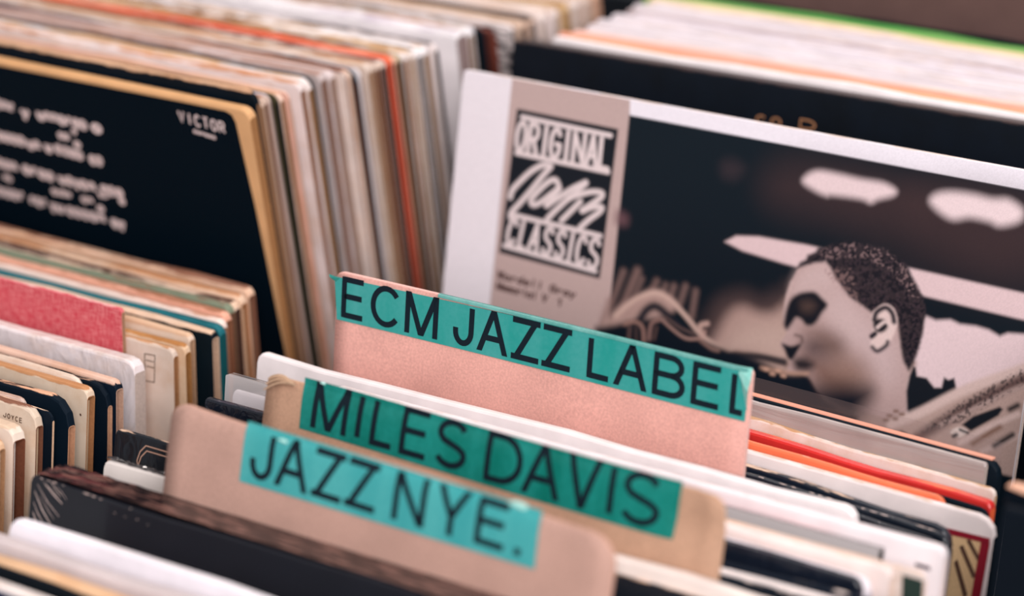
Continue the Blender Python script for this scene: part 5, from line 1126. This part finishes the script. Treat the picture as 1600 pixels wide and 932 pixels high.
st = []
for ch, a, b, t_ in [('J', (0.29591, 0.30842), (0.29765, 0.30839), (0.29744, 0.31087)), ('O', (0.29826, 0.30832), (0.30001, 0.30828), (0.29979, 0.31076)), ('Y', (0.30062, 0.30821), (0.30236, 0.30818), (0.30214, 0.31066)), ('C', (0.30297, 0.30811), (0.3047, 0.30807), (0.30448, 0.31055)), ('E', (0.30531, 0.30801), (0.30704, 0.30797), (0.30682, 0.31044))]:
    st += letter_strokes(ch, a[0], b[0], a[1], t_[1], 0.0004)
strokes_part('name_lettering', ROOT['d2'], st, 0.0004, flat('5a4234', 0.7, 0.1, 'brown_ink'))
poly_part('ink_spot', ROOT['d5'], [(0.31083, 0.30342), (0.31158, 0.3036), (0.31199, 0.30278), (0.31125, 0.30231)], flat('4a3028', 0.7, 0.1, 'brown_ink'))
q = [(0.29781, 0.30744), (0.304, 0.30787), (0.30325, 0.29421), (0.29742, 0.29383)]
strokes_part('stamp_box', ROOT['d11'], [q + [q[0]], [(q[0][0] + .0008, q[0][1] - .003), (q[1][0] - .0008, q[1][1] - .0034)], [(q[0][0] + .0008, q[0][1] - .006), (q[1][0] - .0008, q[1][1] - .0064)]], 0.0005, flat('6a5648', 0.7, 0.1, 'grey_ink'))
st = []
for ch, a, b, t_ in [('C', (0.14395, 0.2931), (0.14956, 0.29351), (0.14934, 0.29786)), ('O', (0.15207, 0.29327), (0.15799, 0.29374), (0.15776, 0.29807)), ('D', (0.16771, 0.29434), (0.17662, 0.2953), (0.17637, 0.2996))]:
    st += letter_strokes(ch, a[0], b[0], a[1], t_[1], 0.0009)
strokes_part('gold_lettering', ROOT['wrapbox'], st, 0.0009, flat('9a6c4c', 0.4, 0.3, 'gold_ink'))
d = {'top': [(0.25373, 0.29466), (0.27855, 0.29563), (0.27863, 0.29312), (0.25379, 0.29213)], 'right': [(0.27489, 0.29348), (0.27883, 0.29374), (0.27767, 0.26197), (0.27369, 0.26164)], 'd': [[(0.26588, 0.28841), (0.26742, 0.28969), (0.27478, 0.2782), (0.2736, 0.27644)], [(0.26462, 0.28096), (0.26578, 0.28299), (0.27237, 0.26896), (0.27094, 0.26683)], [(0.26853, 0.29198), (0.27011, 0.29299), (0.27499, 0.28674), (0.27476, 0.28442)]]}
RED = flat('8c1a2c', 0.5, 0.2, 'dark_red_ink')
o = poly_part('cream_panel', ROOT['f9'], [(d['top'][0][0], d['top'][3][1]), d['top'][2], d['right'][3], (d['top'][0][0], d['right'][3][1])], flat('dcb88c', 0.6, 0.2, 'ochre_ink', 0.15), -0.0002)
poly_part('red_frame', ROOT['f9'], d['top'], RED, -0.0004)
poly_part('red_frame', ROOT['f9'], d['right'], RED, -0.0004)
for q in d['d']:
    poly_part('brown_stroke', ROOT['f9'], q, flat('5a4034', 0.6, 0.2, 'brown_ink'), -0.0005)
poly_part('green_panel', ROOT['f4'], [(0.25076, 0.31454), (0.2592, 0.31449), (0.26041, 0.30119), (0.25224, 0.29889)], flat('26352f', 0.6, 0.2, 'dark_green_ink'))
poly_part('print_mark', ROOT['f5'], [(0.27852, 0.31274), (0.28439, 0.31273), (0.28514, 0.31108), (0.27872, 0.3112)], flat('4a3c44', 0.6, 0.2, 'grey_ink'))
q = [(0.01451, 0.29923), (0.01337, 0.3033), (0.01472, 0.30768), (0.01761, 0.31097), (0.02971, 0.31097), (0.0431, 0.31075), (0.04408, 0.30155)]
strokes_part('oval_emblem', ROOT['e3'], [q, [(a * .97 + .0012, b - .0022) for a, b in q]], 0.0006, flat('b08a78', 0.4, 0.3, 'copper_ink'))

# rear print margin and salmon rim of the black sleeve under the album
H_ = HT['f15']
bevel_box('top_rim', (0.0, 0.311, TH['f15'] * .3, TH['f15'] * .95, H_ - 0.0002, H_ + 0.0008), flat('e8a48c', 0.5, 0.3, 'salmon_rim'), ROOT['f15'], 0.0002)

# clear plastic outer sleeve on the white record beside the brown divider
FILM = film_mat()
H_ = HT['e4']
V, F = [], []
for j in range(9):
    for i in range(17):
        V.append((-0.0035 + 0.318 * i / 16, -0.0012 - 0.0006 * math.sin(i * 1.3 + j), H_ - 0.16 + (0.166) * j / 8))
for j in range(8):
    for i in range(16):
        F.append((j * 17 + i, j * 17 + i + 1, (j + 1) * 17 + i + 1, (j + 1) * 17 + i))
n0 = len(V)
V += [(a, TH['e4'] + 0.0012, c) for a, b, c in V[:n0]]
F += [tuple(n0 + i for i in reversed(q)) for q in F[:128]]
for i in range(16):
    F.append((8 * 17 + i, 8 * 17 + i + 1, n0 + 8 * 17 + i + 1, n0 + 8 * 17 + i))
o = link('plastic_sleeve', pydata('plastic_sleeve', V, F, True), film_mat('d8d0d0', 0.45), ROOT['e4'])
o['label'] = 'clear cloudy plastic'

# wrinkled wrap on the thick black boxed record: folded end creases and a glossy top
H_ = HT['box']; T_ = TH['box']
pale = flat('a8948e', 0.25, 0.6, 'film_highlight', 0.3, 0.6)  # pale colour imitates highlights along the wrinkled film
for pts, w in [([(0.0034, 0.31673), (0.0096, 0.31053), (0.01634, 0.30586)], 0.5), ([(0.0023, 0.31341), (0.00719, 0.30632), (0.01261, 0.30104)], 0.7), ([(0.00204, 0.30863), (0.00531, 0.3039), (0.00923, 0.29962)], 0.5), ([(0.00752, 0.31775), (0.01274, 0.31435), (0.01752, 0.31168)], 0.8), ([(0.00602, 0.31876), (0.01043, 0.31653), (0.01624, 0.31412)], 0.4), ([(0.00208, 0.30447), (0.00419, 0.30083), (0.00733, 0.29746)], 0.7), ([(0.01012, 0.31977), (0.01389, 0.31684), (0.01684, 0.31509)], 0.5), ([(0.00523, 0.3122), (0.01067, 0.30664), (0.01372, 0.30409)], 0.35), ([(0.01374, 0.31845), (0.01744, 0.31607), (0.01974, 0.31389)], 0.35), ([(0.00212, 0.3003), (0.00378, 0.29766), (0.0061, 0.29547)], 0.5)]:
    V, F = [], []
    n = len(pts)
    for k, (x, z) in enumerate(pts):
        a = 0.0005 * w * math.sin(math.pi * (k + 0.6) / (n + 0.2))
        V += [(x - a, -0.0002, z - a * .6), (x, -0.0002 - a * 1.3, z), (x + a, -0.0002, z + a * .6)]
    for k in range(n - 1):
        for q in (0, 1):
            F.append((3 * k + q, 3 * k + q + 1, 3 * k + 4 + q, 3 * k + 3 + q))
    link('crease_highlight', pydata('crease_highlight', V, F, True), pale, ROOT['box'])


def fleck(name, parent, x, y, z, rx, rz, mat, ry=0.0004):
    V = [(x - rx, y, z), (x, y - ry, z - rz), (x + rx, y, z), (x, y - ry, z + rz), (x - rx * .4, y - ry * 1.5, z), (x + rx * .4, y - ry * 1.5, z)]
    F = [(0, 1, 4), (1, 5, 4), (1, 2, 5), (2, 3, 5), (3, 4, 5), (3, 0, 4)]
    return link(name, pydata(name, V, F), mat, parent)


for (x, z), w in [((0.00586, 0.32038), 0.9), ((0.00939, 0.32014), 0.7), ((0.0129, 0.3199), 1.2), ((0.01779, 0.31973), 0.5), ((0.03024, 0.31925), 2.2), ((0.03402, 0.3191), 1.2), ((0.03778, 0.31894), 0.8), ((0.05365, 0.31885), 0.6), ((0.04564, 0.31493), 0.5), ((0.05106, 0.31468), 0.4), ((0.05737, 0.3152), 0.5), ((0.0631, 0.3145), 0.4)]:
    fleck('wrap_scuff_glint', ROOT['box'], x, -0.0004, min(z, H_ - .0002), 0.0011 * w, 0.0004 * min(w, 1.2), pale)  # rim highlights painted as pale flecks, along with scuffs
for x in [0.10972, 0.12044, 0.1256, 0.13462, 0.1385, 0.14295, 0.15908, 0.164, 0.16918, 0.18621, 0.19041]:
    fleck('wrap_glint', ROOT['f8b'], x, 0.0012, HT['f8b'] + 0.0004, R_.uniform(0.001, 0.003), 0.0003, flat('d8c4bc', 0.2, 0.8, 'painted_glint', 0, 0.8), 0.0003)  # pale dashes painted on the top edge as specular glints
# top face of the same box: scuffed glossy film
V, F = [], []
R_ = random.Random(9)
for i in range(61):
    for j in range(9):
        x = 0.001 + 0.313 * (i / 60) ** 1.3
        amp = 0.0005 * math.exp(-x / 0.03) + 0.00008
        V.append((x, 0.0009 + (T_ - 0.0018) * j / 8, H_ + 0.0011 + R_.uniform(-amp, amp)))
for i in range(60):
    for j in range(8):
        F.append((i * 9 + j, (i + 1) * 9 + j, (i + 1) * 9 + j + 1, i * 9 + j + 1))
TOPF = paper('241a1c', '7a5850', H_ + .0012, 0.12, 0.16, 0.6)
link('wrap_top', pydata('wrap_top', V, F, True), TOPF, ROOT['box'])
# black crinkled wrap over the white sleeve next to it
H_ = HT['e2']
V, F = [], []
for i in range(81):
    for j in range(6):
        V.append((0.0004 + 0.16 * i / 80, 0.0004 + 0.0032 * j / 5, H_ + 0.0003 + R_.uniform(0, 0.0010)))
for i in range(80):
    for j in range(5):
        F.append((i * 6 + j, (i + 1) * 6 + j, (i + 1) * 6 + j + 1, i * 6 + j + 1))
link('wrap_top', pydata('wrap_top', V, F), flat('20181a', 0.15, 0.6, 'wrap_film_dark', 0.4, 0.6), ROOT['e2'])

# tape lapped over the top of the pink divider, and small buckles in the other tapes
V, F = [], []
h_ = 0.35528
for i in range(31):
    x = 0.055 + 0.1555 * i / 30
    y = yf_pink(x, h_)
    V += [(x, y - 0.0007, h_ - 0.0012), (x, y - 0.0005, h_ + 0.0004), (x, y + 0.0013, h_ + 0.0004), (x, y + 0.0014, h_ - 0.001)]
for i in range(30):
    for j in range(3):
        F.append((4 * i + j, 4 * i + 4 + j, 4 * i + 5 + j, 4 * i + 1 + j))
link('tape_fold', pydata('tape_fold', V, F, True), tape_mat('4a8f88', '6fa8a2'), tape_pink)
GLINT = flat('9fd4cc', 0.12, 0.8, 'buckle_glint', 0.1, 0.8)  # buckles coloured paler than the tape to imitate a glint
for tp, x, z, r in ((tape_nye, (0.0565, 0.35392)[0], (0.0565, 0.35392)[1], 0.0018), (tape_nye, (0.16589, 0.35671)[0], (0.16589, 0.35671)[1], 0.0034), (tape_mil, (0.02781, 0.35296)[0], (0.02781, 0.35296)[1], 0.0012)):
    yf = yf_mil if tp is tape_mil else yf_nye
    y = yf(x, z)
    V = [(x, y - 0.0016, z)] + [(x + r * (1.3 + .5 * math.sin(k * 2.1)) * math.cos(k * .785), y - 0.0004, z + .55 * r * math.sin(k * .785)) for k in range(8)]
    link('tape_buckle', pydata('tape_buckle', V, [(0, 1 + k, 1 + (k + 1) % 8) for k in range(8)]), GLINT, tp)

# clear outer bag of the black sleeve under the album: a strip of film standing above its top edge
H_ = HT['f15']
V, F = [], []
for i in range(25):
    for j in range(4):
        V.append((0.003 + 0.31 * i / 24, TH['f15'] + 0.0005 + 0.0005 * math.sin(i * .7 + j), H_ - 0.02 + 0.0275 * j / 3))
for i in range(24):
    for j in range(3):
        F.append((4 * i + j, 4 * i + 4 + j, 4 * i + 5 + j, 4 * i + 1 + j))
link('plastic_bag', pydata('plastic_bag', V, F, True), film_mat('8a7c7a', 0.16), ROOT['f15'])


# ---------------------------------------------------------------- cover with the printed photograph
def paint_cover():
    root = ROOT['cover']
    H = HT['cover']
    ink = Ink(0.0004, 0.3146, H - 0.20, H - 0.0004, 0.00048, '05141e')
    for s in PRINT:
        k = s[0]
        if k == 'p': ink.poly(s[1], s[2], s[3] * .0003, s[4], s[5])
        elif k == 'l': ink.line(s[1], s[2] * .0003, s[3], s[4] * .0003, s[5], s[6])
        elif k == 'c': ink.curls(s[1], s[2], s[3], s[4], s[5])
        elif k == 't':   # letter in a slanted box: four corners bl, br, tr, tl
            _, ch, bl, br, tr, tl, pen, col = s
            bl, br, tr, tl = map(np.array, (bl, br, tr, tl))
            for g in GLY[ch]:
                pts = [(bl * (1 - u) + br * u) * (1 - v) + (tl * (1 - u) + tr * u) * v for u, v in g]
                ink.line(pts, pen * .0003, col, .0003, 1.0, 0)
    ink.grain(0.12)
    o = link('cover_print', ink.mesh('cover_print', -0.00035), attr_mat('printed_ink', 0.38, 0.25), root)
    o['label'] = 'black and white photograph of a saxophonist in profile beside a block-lettered panel'


paint_cover()
